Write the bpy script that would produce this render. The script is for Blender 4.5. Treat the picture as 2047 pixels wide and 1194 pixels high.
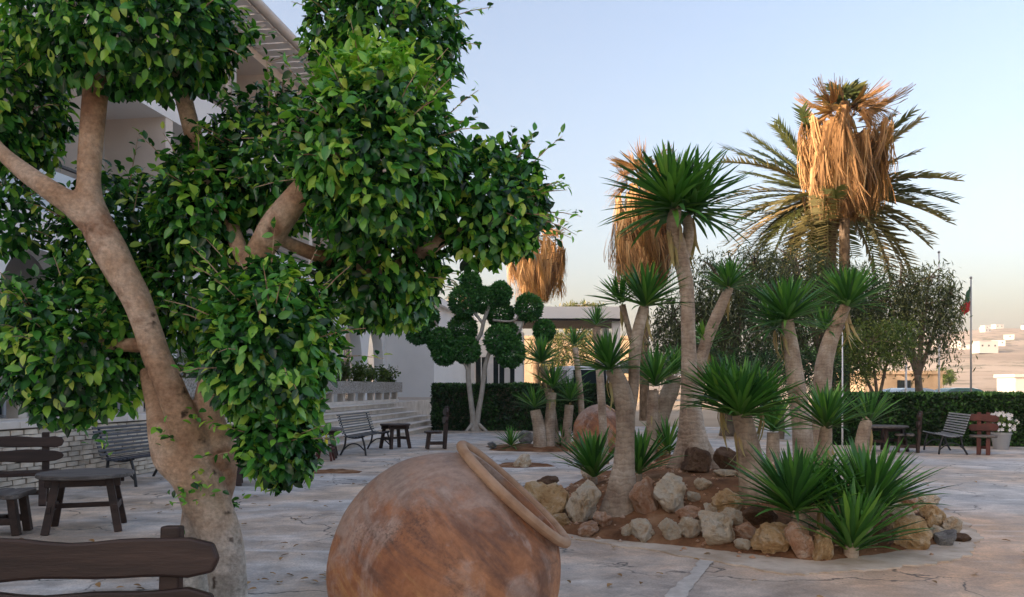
import bpy, math, random
import numpy as np
from mathutils import Vector, Matrix, noise as mnoise

for _o in list(bpy.data.objects): bpy.data.objects.remove(_o)
scene = bpy.context.scene
COL = scene.collection
R = math.radians
rng = np.random.default_rng(7)
random.seed(7)

# ------------------------------------------------------------------ camera
F = 1700.0            # focal length in pixels of the 2047 px wide photograph
CX, HY, H = 1023.5, 774.0, 1.5      # principal column, horizon row, eye height
cam = bpy.data.cameras.new('camera')
cam.sensor_width = 36.0
cam.lens = F / 2047.0 * 36.0
cam.shift_y = (HY - 597.0) / 2047.0
cam.clip_start = 0.05
cam.clip_end = 9000
cam_o = bpy.data.objects.new('camera', cam); COL.objects.link(cam_o)
cam_o.location = (0, 0, H); cam_o.rotation_euler = (R(90), 0, 0)
scene.camera = cam_o

# ------------------------------------------------------------------ sky, sun, exposure
SUN_EL = 13.5
SUN_FROM = Vector((-0.90, -0.43, 0)).normalized()      # horizontal direction towards the sun
world = bpy.data.worlds.new('World'); scene.world = world; world.use_nodes = True
wn = world.node_tree.nodes; wl = world.node_tree.links; wn.clear()
sky = wn.new('ShaderNodeTexSky'); sky.sky_type = 'NISHITA'; sky.sun_disc = False
sky.sun_elevation = R(SUN_EL)
sky.sun_rotation = math.atan2(SUN_FROM.x, SUN_FROM.y) % (2*math.pi)
sky.air_density = 1.0; sky.dust_density = 6.0; sky.ozone_density = 0.9; sky.altitude = 0
bg = wn.new('ShaderNodeBackground'); bg.inputs[1].default_value = 0.15
wo = wn.new('ShaderNodeOutputWorld')
wl.new(sky.outputs[0], bg.inputs[0]); wl.new(bg.outputs[0], wo.inputs[0])
sun = bpy.data.lights.new('sun', 'SUN'); sun.energy = 2.4; sun.angle = R(0.6); sun.color = (1.0, 0.86, 0.70)
sun_o = bpy.data.objects.new('sun', sun); COL.objects.link(sun_o)
sd = Vector((SUN_FROM.x*math.cos(R(SUN_EL)), SUN_FROM.y*math.cos(R(SUN_EL)), math.sin(R(SUN_EL))))
sun_o.rotation_euler = sd.to_track_quat('Z', 'Y').to_euler()
sun_o.location = (-30, -15, 25)
scene.view_settings.view_transform = 'Standard'
scene.view_settings.look = 'None'
scene.view_settings.exposure = 1.6
scene.view_settings.gamma = 1.0
scene.view_settings.use_white_balance = True        # camera set for open shade
scene.view_settings.white_balance_temperature = 6850
scene.view_settings.white_balance_tint = 18
scene.render.engine = 'CYCLES'

# ------------------------------------------------------------------ helpers
def P(px, py, D):
    return np.array([(px-CX)/F*D, D, H-(py-HY)/F*D])
def G(px, py, z=0.0):
    D = F*(H-z)/(py-HY); return np.array([(px-CX)/F*D, D, z])
def tag(o, label=None, cat=None, group=None, kind=None):
    if label: o['label'] = label
    if cat: o['category'] = cat
    if group: o['group'] = group
    if kind: o['kind'] = kind
    return o
def empty(name, loc, label, cat, group=None, rz=0.0):
    o = bpy.data.objects.new(name, None); COL.objects.link(o)
    o.empty_display_size = 0.2
    o.location = tuple(float(v) for v in loc); o.rotation_euler = (0, 0, rz)
    return tag(o, label, cat, group)
def to_mesh(name, V, Fc, mat=None, smooth=False, tint=None):
    me = bpy.data.meshes.new(name)
    V = np.asarray(V, dtype=np.float64)
    if isinstance(Fc, np.ndarray):
        n, k = Fc.shape
        me.vertices.add(len(V)); me.vertices.foreach_set('co', V.ravel())
        me.loops.add(n*k); me.loops.foreach_set('vertex_index', Fc.ravel().astype(np.int32))
        me.polygons.add(n)
        me.polygons.foreach_set('loop_start', np.arange(0, n*k, k, dtype=np.int32))
        me.polygons.foreach_set('loop_total', np.full(n, k, dtype=np.int32))
        me.update(calc_edges=True)
    else:
        me.from_pydata([tuple(v) for v in V], [], [tuple(f) for f in Fc]); me.update()
    if smooth: me.polygons.foreach_set('use_smooth', np.ones(len(me.polygons), dtype=bool))
    if tint is not None:
        a = me.attributes.new('tint', 'FLOAT', 'POINT')
        a.data.foreach_set('value', np.asarray(tint, dtype=np.float32))
    if mat: me.materials.append(mat)
    return me
def link(name, me, parent=None, loc=(0, 0, 0)):
    o = bpy.data.objects.new(name, me); COL.objects.link(o)
    o.location = tuple(float(v) for v in loc)
    if parent: o.parent = parent
    return o
def norm(v):
    v = np.asarray(v, float); return v/(np.linalg.norm(v, axis=-1, keepdims=True)+1e-9)

class MB:
    """collects shapes into one mesh"""
    def __init__(s): s.V = []; s.F = []; s.n = 0
    def add(s, V, Fc):
        V = np.asarray(V, float); s.V.append(V)
        for f in Fc: s.F.append(tuple(int(i)+s.n for i in f))
        s.n += len(V); return s
    def box(s, c, size, rz=0, rx=0, ry=0):
        sx, sy, sz = (v/2 for v in size)
        v = np.array([[x, y, z] for x in (-sx, sx) for y in (-sy, sy) for z in (-sz, sz)])
        if rx or ry or rz:
            m = np.array((Matrix.Rotation(rz, 3, 'Z') @ Matrix.Rotation(ry, 3, 'Y') @ Matrix.Rotation(rx, 3, 'X')))
            v = v @ m.T
        return s.add(v+np.asarray(c, float), [(0,1,3,2),(4,6,7,5),(0,4,5,1),(2,3,7,6),(0,2,6,4),(1,5,7,3)])
    def beam(s, a, b, w, t, up=(0, 0, 1)):
        a = np.asarray(a, float); b = np.asarray(b, float); d = norm(b-a)
        x = np.cross(d, up)
        if np.linalg.norm(x) < 1e-4: x = np.array([1., 0, 0])
        x = norm(x); y = np.cross(x, d)
        v = [p+x*i*w/2+y*j*t/2 for p in (a, b) for i, j in ((-1,-1),(1,-1),(1,1),(-1,1))]
        return s.add(v, [(3,2,1,0),(4,5,6,7),(0,1,5,4),(1,2,6,5),(2,3,7,6),(3,0,4,7)])
    def tube(s, pts, rad, n=8, closed_caps=True, wob=0.0, seed=0, sub=1):
        pts = np.asarray(pts, float); rad = np.asarray(rad, float)*np.ones(len(pts))
        if sub > 1: pts, rad = spline(pts, rad, sub)
        T = np.gradient(pts, axis=0); T = norm(T)
        ref = np.array([0., 1, 0]) if abs(T[0][1]) < 0.9 else np.array([1., 0, 0])
        x = norm(np.cross(ref, T[0])); V = []
        rr = np.random.default_rng(seed)
        ph = rr.random(4)*6.28
        for i in range(len(pts)):
            x = norm(x-T[i]*np.dot(x, T[i])); y = np.cross(T[i], x)
            for k in range(n):
                a = 2*math.pi*k/n
                r = rad[i]
                if wob: r *= 1+wob*(math.sin(2*a+ph[0]+i*0.35)+0.7*math.sin(3*a+ph[1]-i*0.5)+0.5*math.sin(5*a+ph[2]+i*0.9))/2
                V.append(pts[i]+(x*math.cos(a)+y*math.sin(a))*r)
        Fc = []
        for i in range(len(pts)-1):
            for k in range(n):
                a = i*n+k; b = i*n+(k+1) % n
                Fc.append((a, b, b+n, a+n))
        if closed_caps:
            Fc.append(tuple(range(n-1, -1, -1))); Fc.append(tuple((len(pts)-1)*n+k for k in range(n)))
        return s.add(V, Fc)
    def lathe(s, prof, n=32, M=None, c=(0, 0, 0)):
        V = []; Fc = []
        for r, z in prof:
            for k in range(n):
                a = 2*math.pi*k/n; V.append((r*math.cos(a), r*math.sin(a), z))
        V = np.array(V)
        if M is not None: V = V @ np.array(M).T
        for i in range(len(prof)-1):
            for k in range(n):
                a = i*n+k; b = i*n+(k+1) % n; Fc.append((a, b, b+n, a+n))
        return s.add(V+np.asarray(c, float), Fc)
    def prism(s, poly, t, O, ex, ez, en):
        """poly: list of (a, b) in the plane ex, ez; extruded t along en"""
        O = np.asarray(O, float); ex = np.asarray(ex, float); ez = np.asarray(ez, float); en = np.asarray(en, float)
        n = len(poly)
        V = [O+ex*a+ez*b for a, b in poly]+[O+ex*a+ez*b+en*t for a, b in poly]
        Fc = [tuple(range(n)), tuple(range(2*n-1, n-1, -1))]
        for i in range(n): Fc.append((i, i+n, (i+1) % n+n, (i+1) % n))
        return s.add(V, Fc)
    def mesh(s, name, mat, off=(0, 0, 0), smooth=False):
        V = np.concatenate(s.V)-np.asarray(off, float)
        me = to_mesh(name, V, s.F, mat, smooth)
        return me
    def build(s, name, mat, parent=None, off=None, smooth=False, bevel=0, fix=True):
        if off is None: off = parent.location if parent is not None else (0, 0, 0)
        me = s.mesh(name, mat, np.array(off), smooth)
        if fix:
            import bmesh
            bm = bmesh.new(); bm.from_mesh(me); bmesh.ops.recalc_face_normals(bm, faces=bm.faces); bm.to_mesh(me); bm.free()
            if smooth: me.polygons.foreach_set('use_smooth', np.ones(len(me.polygons), dtype=bool))
        o = link(name, me, parent)
        if bevel:
            b = o.modifiers.new('bevel', 'BEVEL'); b.width = bevel; b.segments = 2; b.limit_method = 'ANGLE'
        return o
def spline(pts, rad, sub):
    n = len(pts); out = []; ro = []
    for i in range(n-1):
        p0 = pts[max(i-1, 0)]; p1 = pts[i]; p2 = pts[i+1]; p3 = pts[min(i+2, n-1)]
        for k in range(sub):
            t = k/sub
            out.append(0.5*((2*p1)+(-p0+p2)*t+(2*p0-5*p1+4*p2-p3)*t*t+(-p0+3*p1-3*p2+p3)*t**3))
            ro.append(rad[i]*(1-t)+rad[i+1]*t)
    out.append(pts[-1]); ro.append(rad[-1])
    return np.array(out), np.array(ro)
def scatter(tpl, Pn, Dn, Nn, S, tint):
    """many copies of a template (V, F) as arrays; y along Dn, z near Nn"""
    tv, tf = tpl
    y = norm(Dn); x = norm(np.cross(y, Nn)); z = np.cross(x, y)
    S = np.asarray(S)[:, None, None]
    V = Pn[:, None, :]+S*(tv[None, :, 0:1]*x[:, None, :]+tv[None, :, 1:2]*y[:, None, :]+tv[None, :, 2:3]*z[:, None, :])
    n = len(Pn); k = len(tv)
    Fc = (tf[None]+(np.arange(n)*k)[:, None, None]).reshape(-1, tf.shape[1])
    return V.reshape(-1, 3), Fc, np.repeat(np.asarray(tint), k)
def frame_mat(p, d, nh, s):
    y = norm(d); x = norm(np.cross(y, nh)); z = np.cross(x, y)
    m = Matrix.Identity(4)
    for i in range(3):
        m[i][0] = x[i]*s; m[i][1] = y[i]*s; m[i][2] = z[i]*s; m[i][3] = p[i]
    return m

# ------------------------------------------------------------------ materials
def new_mat(name):
    m = bpy.data.materials.new(name); m.use_nodes = True
    nt = m.node_tree; b = nt.nodes['Principled BSDF']; out = nt.nodes['Material Output']
    return m, nt, b, out
def ramp(nt, stops, src=None, interp='LINEAR'):
    r = nt.nodes.new('ShaderNodeValToRGB'); r.color_ramp.interpolation = interp
    e = r.color_ramp.elements
    while len(e) < len(stops): e.new(0.5)
    for el, (p, c) in zip(e, stops):
        el.position = p; el.color = (*c, 1) if len(c) == 3 else c
    if src is not None: nt.links.new(src, r.inputs[0])
    return r
def tex_noise(nt, vec, scale, detail=6, rough=0.55, dist=0.0):
    n = nt.nodes.new('ShaderNodeTexNoise'); n.inputs['Scale'].default_value = scale
    n.inputs['Detail'].default_value = detail; n.inputs['Roughness'].default_value = rough
    n.inputs['Distortion'].default_value = dist
    nt.links.new(vec, n.inputs['Vector']); return n.outputs['Fac']
def coords(nt, kind='Object', scale=(1, 1, 1), rot=(0, 0, 0)):
    t = nt.nodes.new('ShaderNodeTexCoord'); m = nt.nodes.new('ShaderNodeMapping')
    m.inputs['Scale'].default_value = scale; m.inputs['Rotation'].default_value = rot
    nt.links.new(t.outputs[kind], m.inputs['Vector']); return m.outputs[0]
def world_coords(nt, scale=(1, 1, 1)):
    t = nt.nodes.new('ShaderNodeNewGeometry'); m = nt.nodes.new('ShaderNodeMapping')
    m.inputs['Scale'].default_value = scale
    nt.links.new(t.outputs['Position'], m.inputs['Vector']); return m.outputs[0]
def mixc(nt, fac, a, b, mode='MIX'):
    m = nt.nodes.new('ShaderNodeMix'); m.data_type = 'RGBA'; m.blend_type = mode
    for sock, v in ((m.inputs[0], fac), (m.inputs[6], a), (m.inputs[7], b)):
        if hasattr(v, 'is_linked'): nt.links.new(v, sock)
        elif isinstance(v, (int, float)): sock.default_value = v
        else: sock.default_value = (*v, 1)
    return m.outputs[2]
def nmap(nt, src, a, b_):
    m = nt.nodes.new('ShaderNodeMapRange'); m.inputs[1].default_value = a; m.inputs[2].default_value = b_
    nt.links.new(src, m.inputs[0]); return m.outputs[0]
def bump(nt, b, height, strength=0.3, dist=0.02, prev=None):
    n = nt.nodes.new('ShaderNodeBump'); n.inputs['Strength'].default_value = strength; n.inputs['Distance'].default_value = dist
    nt.links.new(height, n.inputs['Height'])
    if prev is not None: nt.links.new(prev, n.inputs['Normal'])
    nt.links.new(n.outputs[0], b.inputs['Normal']); return n.outputs[0]
def simple(name, stops, scale=4, rough=0.7, bmp=0.2, bdist=0.01, bscale=None, stretch=(1, 1, 1), spec=0.3, detail=8, metal=0.0, wc=False, rnd=0.0):
    m, nt, b, out = new_mat(name)
    v = world_coords(nt, stretch) if wc else coords(nt, 'Object', stretch)
    f = tex_noise(nt, v, scale, detail, 0.6)
    c = ramp(nt, stops, f).outputs[0]
    if rnd:
        oi = nt.nodes.new('ShaderNodeObjectInfo')
        rr = ramp(nt, [(0, (1-rnd,)*3), (1, (1+rnd*0.6,)*3)], oi.outputs['Random'])
        c = mixc(nt, 1.0, c, rr.outputs[0], 'MULTIPLY')
    nt.links.new(c, b.inputs['Base Color'])
    b.inputs['Roughness'].default_value = rough; b.inputs['Specular IOR Level'].default_value = spec
    b.inputs['Metallic'].default_value = metal
    if bmp: bump(nt, b, tex_noise(nt, v, bscale or scale*4, 8, 0.65), bmp, bdist)
    return m
def leaf_mat(name, stops, rough=0.4, trans=0.25, spec=0.4, vein=True):
    m, nt, b, out = new_mat(name)
    a = nt.nodes.new('ShaderNodeAttribute'); a.attribute_name = 'tint'
    g = world_coords(nt)
    f = tex_noise(nt, g, 9, 3)
    ad = nt.nodes.new('ShaderNodeMath'); ad.operation = 'MULTIPLY_ADD'
    nt.links.new(f, ad.inputs[0]); ad.inputs[1].default_value = 0.16
    sb = nt.nodes.new('ShaderNodeMath'); sb.operation = 'SUBTRACT'; nt.links.new(a.outputs['Fac'], sb.inputs[0]); sb.inputs[1].default_value = 0.08
    nt.links.new(sb.outputs[0], ad.inputs[2])
    c = ramp(nt, stops, ad.outputs[0]).outputs[0]
    nt.links.new(c, b.inputs['Base Color'])
    b.inputs['Roughness'].default_value = rough; b.inputs['Specular IOR Level'].default_value = spec
    if trans:
        t = nt.nodes.new('ShaderNodeBsdfTranslucent'); nt.links.new(mixc(nt, 1.0, c, (1.0, 1.25, 0.5), 'MULTIPLY'), t.inputs[0])
        mx = nt.nodes.new('ShaderNodeMixShader'); mx.inputs[0].default_value = trans
        nt.links.new(b.outputs[0], mx.inputs[1]); nt.links.new(t.outputs[0], mx.inputs[2]); nt.links.new(mx.outputs[0], out.inputs[0])
    return m
def flat(name, col, rough=0.5, metal=0.0, spec=0.5):
    m, nt, b, out = new_mat(name)
    b.inputs['Base Color'].default_value = (*col, 1); b.inputs['Roughness'].default_value = rough
    b.inputs['Metallic'].default_value = metal; b.inputs['Specular IOR Level'].default_value = spec
    return m

M = {}
M['ficus_leaf'] = leaf_mat('ficus_leaf', [(0, (.009, .044, .014)), (.26, (.026, .130, .030)), (.46, (.08, .32, .05)), (.68, (.28, .58, .07)), (1, (.64, .74, .13))], 0.27, 0.25, 0.6)
M['yucca_leaf'] = leaf_mat('yucca_leaf', [(0, (.018, .07, .025)), (.3, (.045, .16, .035)), (.5, (.085, .26, .045)), (.72, (.20, .40, .07)), (.92, (.38, .32, .13)), (1, (.40, .27, .14))], 0.42, 0.18, 0.4)
M['topiary_leaf'] = leaf_mat('topiary_leaf', [(0, (.018, .085, .022)), (.5, (.04, .17, .036)), (1, (.11, .30, .055))], 0.4, 0.15)
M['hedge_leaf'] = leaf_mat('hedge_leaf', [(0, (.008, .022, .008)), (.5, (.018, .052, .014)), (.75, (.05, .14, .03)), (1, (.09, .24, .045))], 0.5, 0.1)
M['pepper_leaf'] = leaf_mat('pepper_leaf', [(0, (.03, .045, .022)), (.5, (.065, .09, .04)), (.8, (.12, .15, .06)), (1, (.22, .2, .09))], 0.5, 0.25)
M['bush_leaf'] = leaf_mat('bush_leaf', [(0, (.04, .08, .02)), (.5, (.09, .15, .03)), (1, (.2, .24, .06))], 0.5, 0.25)
M['palm_leaf'] = leaf_mat('palm_leaf', [(0, (.035, .06, .02)), (.4, (.09, .12, .035)), (.7, (.26, .22, .09)), (1, (.46, .31, .14))], 0.45, 0.2)
M['dry_frond'] = leaf_mat('dry_frond', [(0, (.10, .055, .025)), (.4, (.28, .15, .065)), (.75, (.48, .27, .12)), (1, (.62, .42, .22))], 0.7, 0.2, 0.2)

def ficus_bark():
    m, nt, b, out = new_mat('ficus_bark')
    v = world_coords(nt)
    big = tex_noise(nt, v, 2.2, 5); fine = tex_noise(nt, v, 38, 6, 0.7)
    c = ramp(nt, [(.32, (.24, .12, .065)), (.45, (.50, .31, .19)), (.56, (.64, .46, .33)), (.64, (.36, .20, .12)), (.75, (.60, .43, .31))], big).outputs[0]
    # pale grey lime-washed foot
    sx = nt.nodes.new('ShaderNodeSeparateXYZ'); nt.links.new(v, sx.inputs[0])
    mr = nt.nodes.new('ShaderNodeMapRange'); mr.inputs[1].default_value = 1.25; mr.inputs[2].default_value = 0.55
    ad = nt.nodes.new('ShaderNodeMath'); ad.operation = 'MULTIPLY_ADD'; nt.links.new(tex_noise(nt, v, 5, 4), ad.inputs[0]); ad.inputs[1].default_value = 0.5
    nt.links.new(sx.outputs[2], ad.inputs[2]); nt.links.new(ad.outputs[0], mr.inputs[0])
    c = mixc(nt, mr.outputs[0], c, ramp(nt, [(.35, (.36, .33, .28)), (.55, (.62, .58, .51)), (.7, (.74, .71, .65))], tex_noise(nt, v, 4.5, 6, 0.65, 0.8)).outputs[0])
    # dark scars
    vo = nt.nodes.new('ShaderNodeTexVoronoi'); vo.inputs['Scale'].default_value = 8
    vd = nt.nodes.new('ShaderNodeTexNoise'); vd.inputs['Scale'].default_value = 14; vd.inputs['Detail'].default_value = 4; nt.links.new(v, vd.inputs['Vector'])
    va = nt.nodes.new('ShaderNodeVectorMath'); va.operation = 'MULTIPLY_ADD'; nt.links.new(vd.outputs['Color'], va.inputs[0]); va.inputs[1].default_value = (.16, .16, .16); nt.links.new(v, va.inputs[2]); nt.links.new(va.outputs[0], vo.inputs['Vector'])
    sc = ramp(nt, [(0.12, (1, 1, 1)), (0.30, (0, 0, 0))], vo.outputs['Distance']).outputs[0]
    ms = nt.nodes.new('ShaderNodeMath'); ms.operation = 'MULTIPLY'; nt.links.new(sc, ms.inputs[0])
    nt.links.new(ramp(nt, [(.45, (0, 0, 0)), (.60, (.9, .9, .9))], tex_noise(nt, v, 3.3, 3)).outputs[0], ms.inputs[1])
    c = mixc(nt, ms.outputs[0], c, (.06, .035, .022))
    c = mixc(nt, 0.6, c, ramp(nt, [(.35, (.45, .45, .45)), (.65, (1.2, 1.2, 1.2))], fine).outputs[0], 'MULTIPLY')
    nt.links.new(c, b.inputs['Base Color']); b.inputs['Roughness'].default_value = 0.75; b.inputs['Specular IOR Level'].default_value = 0.25
    p = bump(nt, b, fine, 0.5, 0.008); bump(nt, b, tex_noise(nt, world_coords(nt, (1, 1, 2.5)), 9, 5), 0.6, 0.03, p)
    return m
M['ficus_bark'] = ficus_bark()
def yucca_bark():
    m, nt, b, out = new_mat('yucca_bark')
    v = world_coords(nt)
    n1 = tex_noise(nt, v, 3.5, 6); n2 = tex_noise(nt, world_coords(nt, (1, 1, 0.25)), 30, 6, 0.7)
    rings = nt.nodes.new('ShaderNodeTexWave'); rings.wave_type = 'BANDS'; rings.bands_direction = 'Z'
    rings.inputs['Scale'].default_value = 5.5; rings.inputs['Distortion'].default_value = 7.0; rings.inputs['Detail'].default_value = 3; rings.inputs['Detail Scale'].default_value = 2.5
    nt.links.new(v, rings.inputs['Vector'])
    c = ramp(nt, [(.3, (.24, .165, .12)), (.5, (.40, .31, .23)), (.7, (.56, .47, .38))], n1).outputs[0]
    c = mixc(nt, 0.4, c, ramp(nt, [(.3, (.4, .4, .4)), (.7, (1.25, 1.2, 1.15))], n2).outputs[0], 'MULTIPLY')
    c = mixc(nt, 0.3, c, ramp(nt, [(0, (.45, .4, .36)), (.25, (1, 1, 1)), (1, (1.08, 1.08, 1.08))], rings.outputs['Fac']).outputs[0], 'MULTIPLY')
    nt.links.new(c, b.inputs['Base Color']); b.inputs['Roughness'].default_value = 0.85; b.inputs['Specular IOR Level'].default_value = 0.2
    p = bump(nt, b, rings.outputs['Fac'], 0.35, 0.010); bump(nt, b, n2, 0.5, 0.012, p)
    return m
M['yucca_bark'] = yucca_bark()
def concrete():
    m, nt, b, out = new_mat('courtyard_concrete')
    v = world_coords(nt)
    n1 = tex_noise(nt, v, 0.33, 5, 0.6, 0.4); n2 = tex_noise(nt, v, 1.6, 8, 0.65, 0.5); n3 = tex_noise(nt, v, 55, 5, 0.7); n4 = tex_noise(nt, world_coords(nt, (0.25, 1, 1)), 2.4, 7, 0.6, 0.6)
    c = ramp(nt, [(.30, (.47, .455, .44)), (.45, (.56, .515, .47)), (.55, (.60, .48, .38)), (.7, (.62, .45, .31))], n1).outputs[0]
    c = mixc(nt, 0.75, c, ramp(nt, [(.30, (.36, .35, .35)), (.5, (.95, .95, .95)), (.66, (1.5, 1.48, 1.45))], n2).outputs[0], 'MULTIPLY')
    c = mixc(nt, ramp(nt, [(.56, (0, 0, 0)), (.70, (.75, .75, .75))], n4).outputs[0], c, (.78, .75, .71))
    c = mixc(nt, ramp(nt, [(.55, (0, 0, 0)), (.72, (.55, .55, .55))], tex_noise(nt, v, 0.9, 6, 0.6, 1.0)).outputs[0], c, (.20, .19, .175))
    c = mixc(nt, 0.5, c, ramp(nt, [(.3, (.5, .5, .5)), (.62, (1.2, 1.2, 1.2))], n3).outputs[0], 'MULTIPLY')
    # red-brown earth washed out of the planting bed
    dv_ = nt.nodes.new('ShaderNodeVectorMath'); dv_.operation = 'DISTANCE'; nt.links.new(v, dv_.inputs[0]); dv_.inputs[1].default_value = (3.6, 7.0, 0)
    dn = nt.nodes.new('ShaderNodeMath'); dn.operation = 'MULTIPLY_ADD'; nt.links.new(tex_noise(nt, v, 0.8, 6, 0.6, 0.8), dn.inputs[0]); dn.inputs[1].default_value = -4.5; nt.links.new(dv_.outputs['Value'], dn.inputs[2])
    c = mixc(nt, ramp(nt, [(0, (.8, .8, .8)), (1, (0, 0, 0))], nmap(nt, dn.outputs[0], -1.2, 3.2)).outputs[0], c, mixc(nt, 1.0, c, (1.05, .80, .60), 'MULTIPLY'))
    # dark pock marks
    pk = nt.nodes.new('ShaderNodeTexVoronoi'); pk.inputs['Scale'].default_value = 14; nt.links.new(v, pk.inputs['Vector'])
    pm = nt.nodes.new('ShaderNodeMath'); pm.operation = 'MULTIPLY'
    nt.links.new(ramp(nt, [(.06, (1, 1, 1)), (.13, (0, 0, 0))], pk.outputs['Distance']).outputs[0], pm.inputs[0])
    nt.links.new(ramp(nt, [(.5, (0, 0, 0)), (.6, (1, 1, 1))], tex_noise(nt, v, 1.1, 3)).outputs[0], pm.inputs[1])
    c = mixc(nt, pm.outputs[0], c, (.06, .055, .05))
    # cracks
    dv = nt.nodes.new('ShaderNodeMapping'); nt.links.new(v, dv.inputs[0])
    wv = nt.nodes.new('ShaderNodeVectorMath'); wv.operation = 'ADD'
    nz = nt.nodes.new('ShaderNodeTexNoise'); nz.inputs['Scale'].default_value = 1.4; nz.inputs['Detail'].default_value = 6; nt.links.new(v, nz.inputs['Vector'])
    nt.links.new(v, wv.inputs[0]); nt.links.new(nz.outputs['Color'], wv.inputs[1])
    vo = nt.nodes.new('ShaderNodeTexVoronoi'); vo.feature = 'DISTANCE_TO_EDGE'; vo.inputs['Scale'].default_value = 0.55; nt.links.new(wv.outputs[0], vo.inputs['Vector'])
    ck = ramp(nt, [(0.0, (1, 1, 1)), (0.009, (0, 0, 0))], vo.outputs['Distance']).outputs[0]
    mm = nt.nodes.new('ShaderNodeMath'); mm.operation = 'MULTIPLY'; nt.links.new(ck, mm.inputs[0])
    nt.links.new(ramp(nt, [(.42, (0, 0, 0)), (.52, (1, 1, 1))], tex_noise(nt, v, 0.6, 3)).outputs[0], mm.inputs[1])
    c = mixc(nt, mm.outputs[0], c, (.05, .045, .04))
    nt.links.new(c, b.inputs['Base Color'])
    nt.links.new(ramp(nt, [(.3, (.45, .45, .45)), (.7, (.8, .8, .8))], n2).outputs[0], b.inputs['Roughness'])
    b.inputs['Specular IOR Level'].default_value = 0.35
    p = bump(nt, b, n3, 0.25, 0.006); p = bump(nt, b, n2, 0.45, 0.035, p)
    return m
M['concrete'] = concrete()
M['apron'] = simple('apron', [(.3, (.40, .29, .20)), (.45, (.52, .41, .31)), (.6, (.66, .55, .44)), (.75, (.44, .33, .24))], 2.6, 0.8, 0.3, 0.01, 40, wc=True)
M['mortar'] = simple('mortar', [(.35, (.48, .42, .36)), (.65, (.62, .56, .49))], 8, 0.8, 0.3, 0.01, wc=True)
M['sand'] = simple('sand', [(.3, (.34, .25, .16)), (.5, (.45, .34, .23)), (.7, (.55, .44, .31))], 0.06, 0.9, 0.2, 0.05, 1.5, wc=True)
M['soil'] = simple('soil', [(.28, (.09, .042, .022)), (.46, (.22, .105, .052)), (.6, (.32, .17, .09)), (.75, (.44, .28, .17))], 2.6, 0.95, 0.9, 0.03, 24, wc=True, spec=0.1)
M['plaster'] = simple('plaster', [(.3, (.78, .77, .76)), (.7, (.85, .84, .83))], 0.8, 0.8, 0.12, 0.004, 60, wc=True)
M['plaster_warm'] = simple('plaster_warm', [(.3, (.66, .58, .52)), (.7, (.76, .68, .61))], 0.8, 0.8, 0.12, 0.004, 60, wc=True)
M['plaster_grey'] = simple('plaster_grey', [(.3, (.50, .48, .47)), (.7, (.60, .58, .57))], 0.8, 0.8, 0.1, 0.004, 60, wc=True)
M['white_metal'] = flat('white_metal', (.75, .76, .77), 0.4)
M['grey_metal'] = flat('grey_metal', (.32, .33, .34), 0.4, 0.3)
M['dark_metal'] = flat('dark_metal', (.02, .022, .026), 0.45)
M['glass'] = flat('glass', (.02, .03, .035), 0.06, 0.0, 0.8)
M['soffit_shade'] = flat('soffit_shade', (.010, .010, .011), 0.7)  # near-black colour stands in for the shade under the canopy
M['frosted'] = flat('frosted', (.52, .60, .66), 0.25)
M['gutter'] = simple('gutter', [(.3, (.52, .46, .42)), (.7, (.64, .58, .53))], 2, 0.6, 0.1)
M['soffit'] = simple('soffit', [(.3, (.66, .62, .59)), (.7, (.74, .71, .68))], 3, 0.6, 0.1)
M['brick'] = simple('brick', [(.25, (.44, .35, .26)), (.5, (.64, .54, .43)), (.75, (.76, .69, .59))], 5, 0.85, 0.5, 0.01, 30, rnd=0.3)
M['wall_mortar'] = simple('wall_mortar', [(.3, (.12, .11, .10)), (.7, (.22, .20, .18))], 10, 0.9, 0.4)
M['cap_stone'] = simple('cap_stone', [(.3, (.66, .58, .51)), (.7, (.80, .73, .66))], 3, 0.75, 0.25, 0.006, 30, rnd=0.1)
M['step_stone'] = simple('step_stone', [(.25, (.46, .38, .31)), (.5, (.62, .54, .46)), (.75, (.74, .67, .59))], 2.5, 0.8, 0.3, 0.008, 30, rnd=0.12)
M['planter'] = simple('planter', [(.35, (.16, .14, .12)), (.5, (.36, .33, .30)), (.65, (.52, .49, .46))], 22, 0.9, 0.7, 0.02, 40)
M['dark_wood'] = simple('dark_wood', [(.3, (.020, .011, .009)), (.5, (.040, .021, .016)), (.7, (.07, .038, .028))], 4, 0.5, 0.35, 0.006, 22, stretch=(0.35, 3, 3), spec=0.4)
M['grey_wood'] = simple('grey_wood', [(.3, (.055, .047, .043)), (.5, (.11, .097, .088)), (.7, (.20, .18, .165))], 5, 0.6, 0.35, 0.006, 30, stretch=(0.4, 4, 4), spec=0.4)
M['red_wood'] = simple('red_wood', [(.3, (.05, .012, .010)), (.7, (.12, .03, .022))], 5, 0.5, 0.3, 0.005, 25)
M['navy_slat'] = flat('navy_slat', (.030, .034, .048), 0.35)
M['light_slat'] = flat('light_slat', (.34, .36, .38), 0.35)
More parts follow.
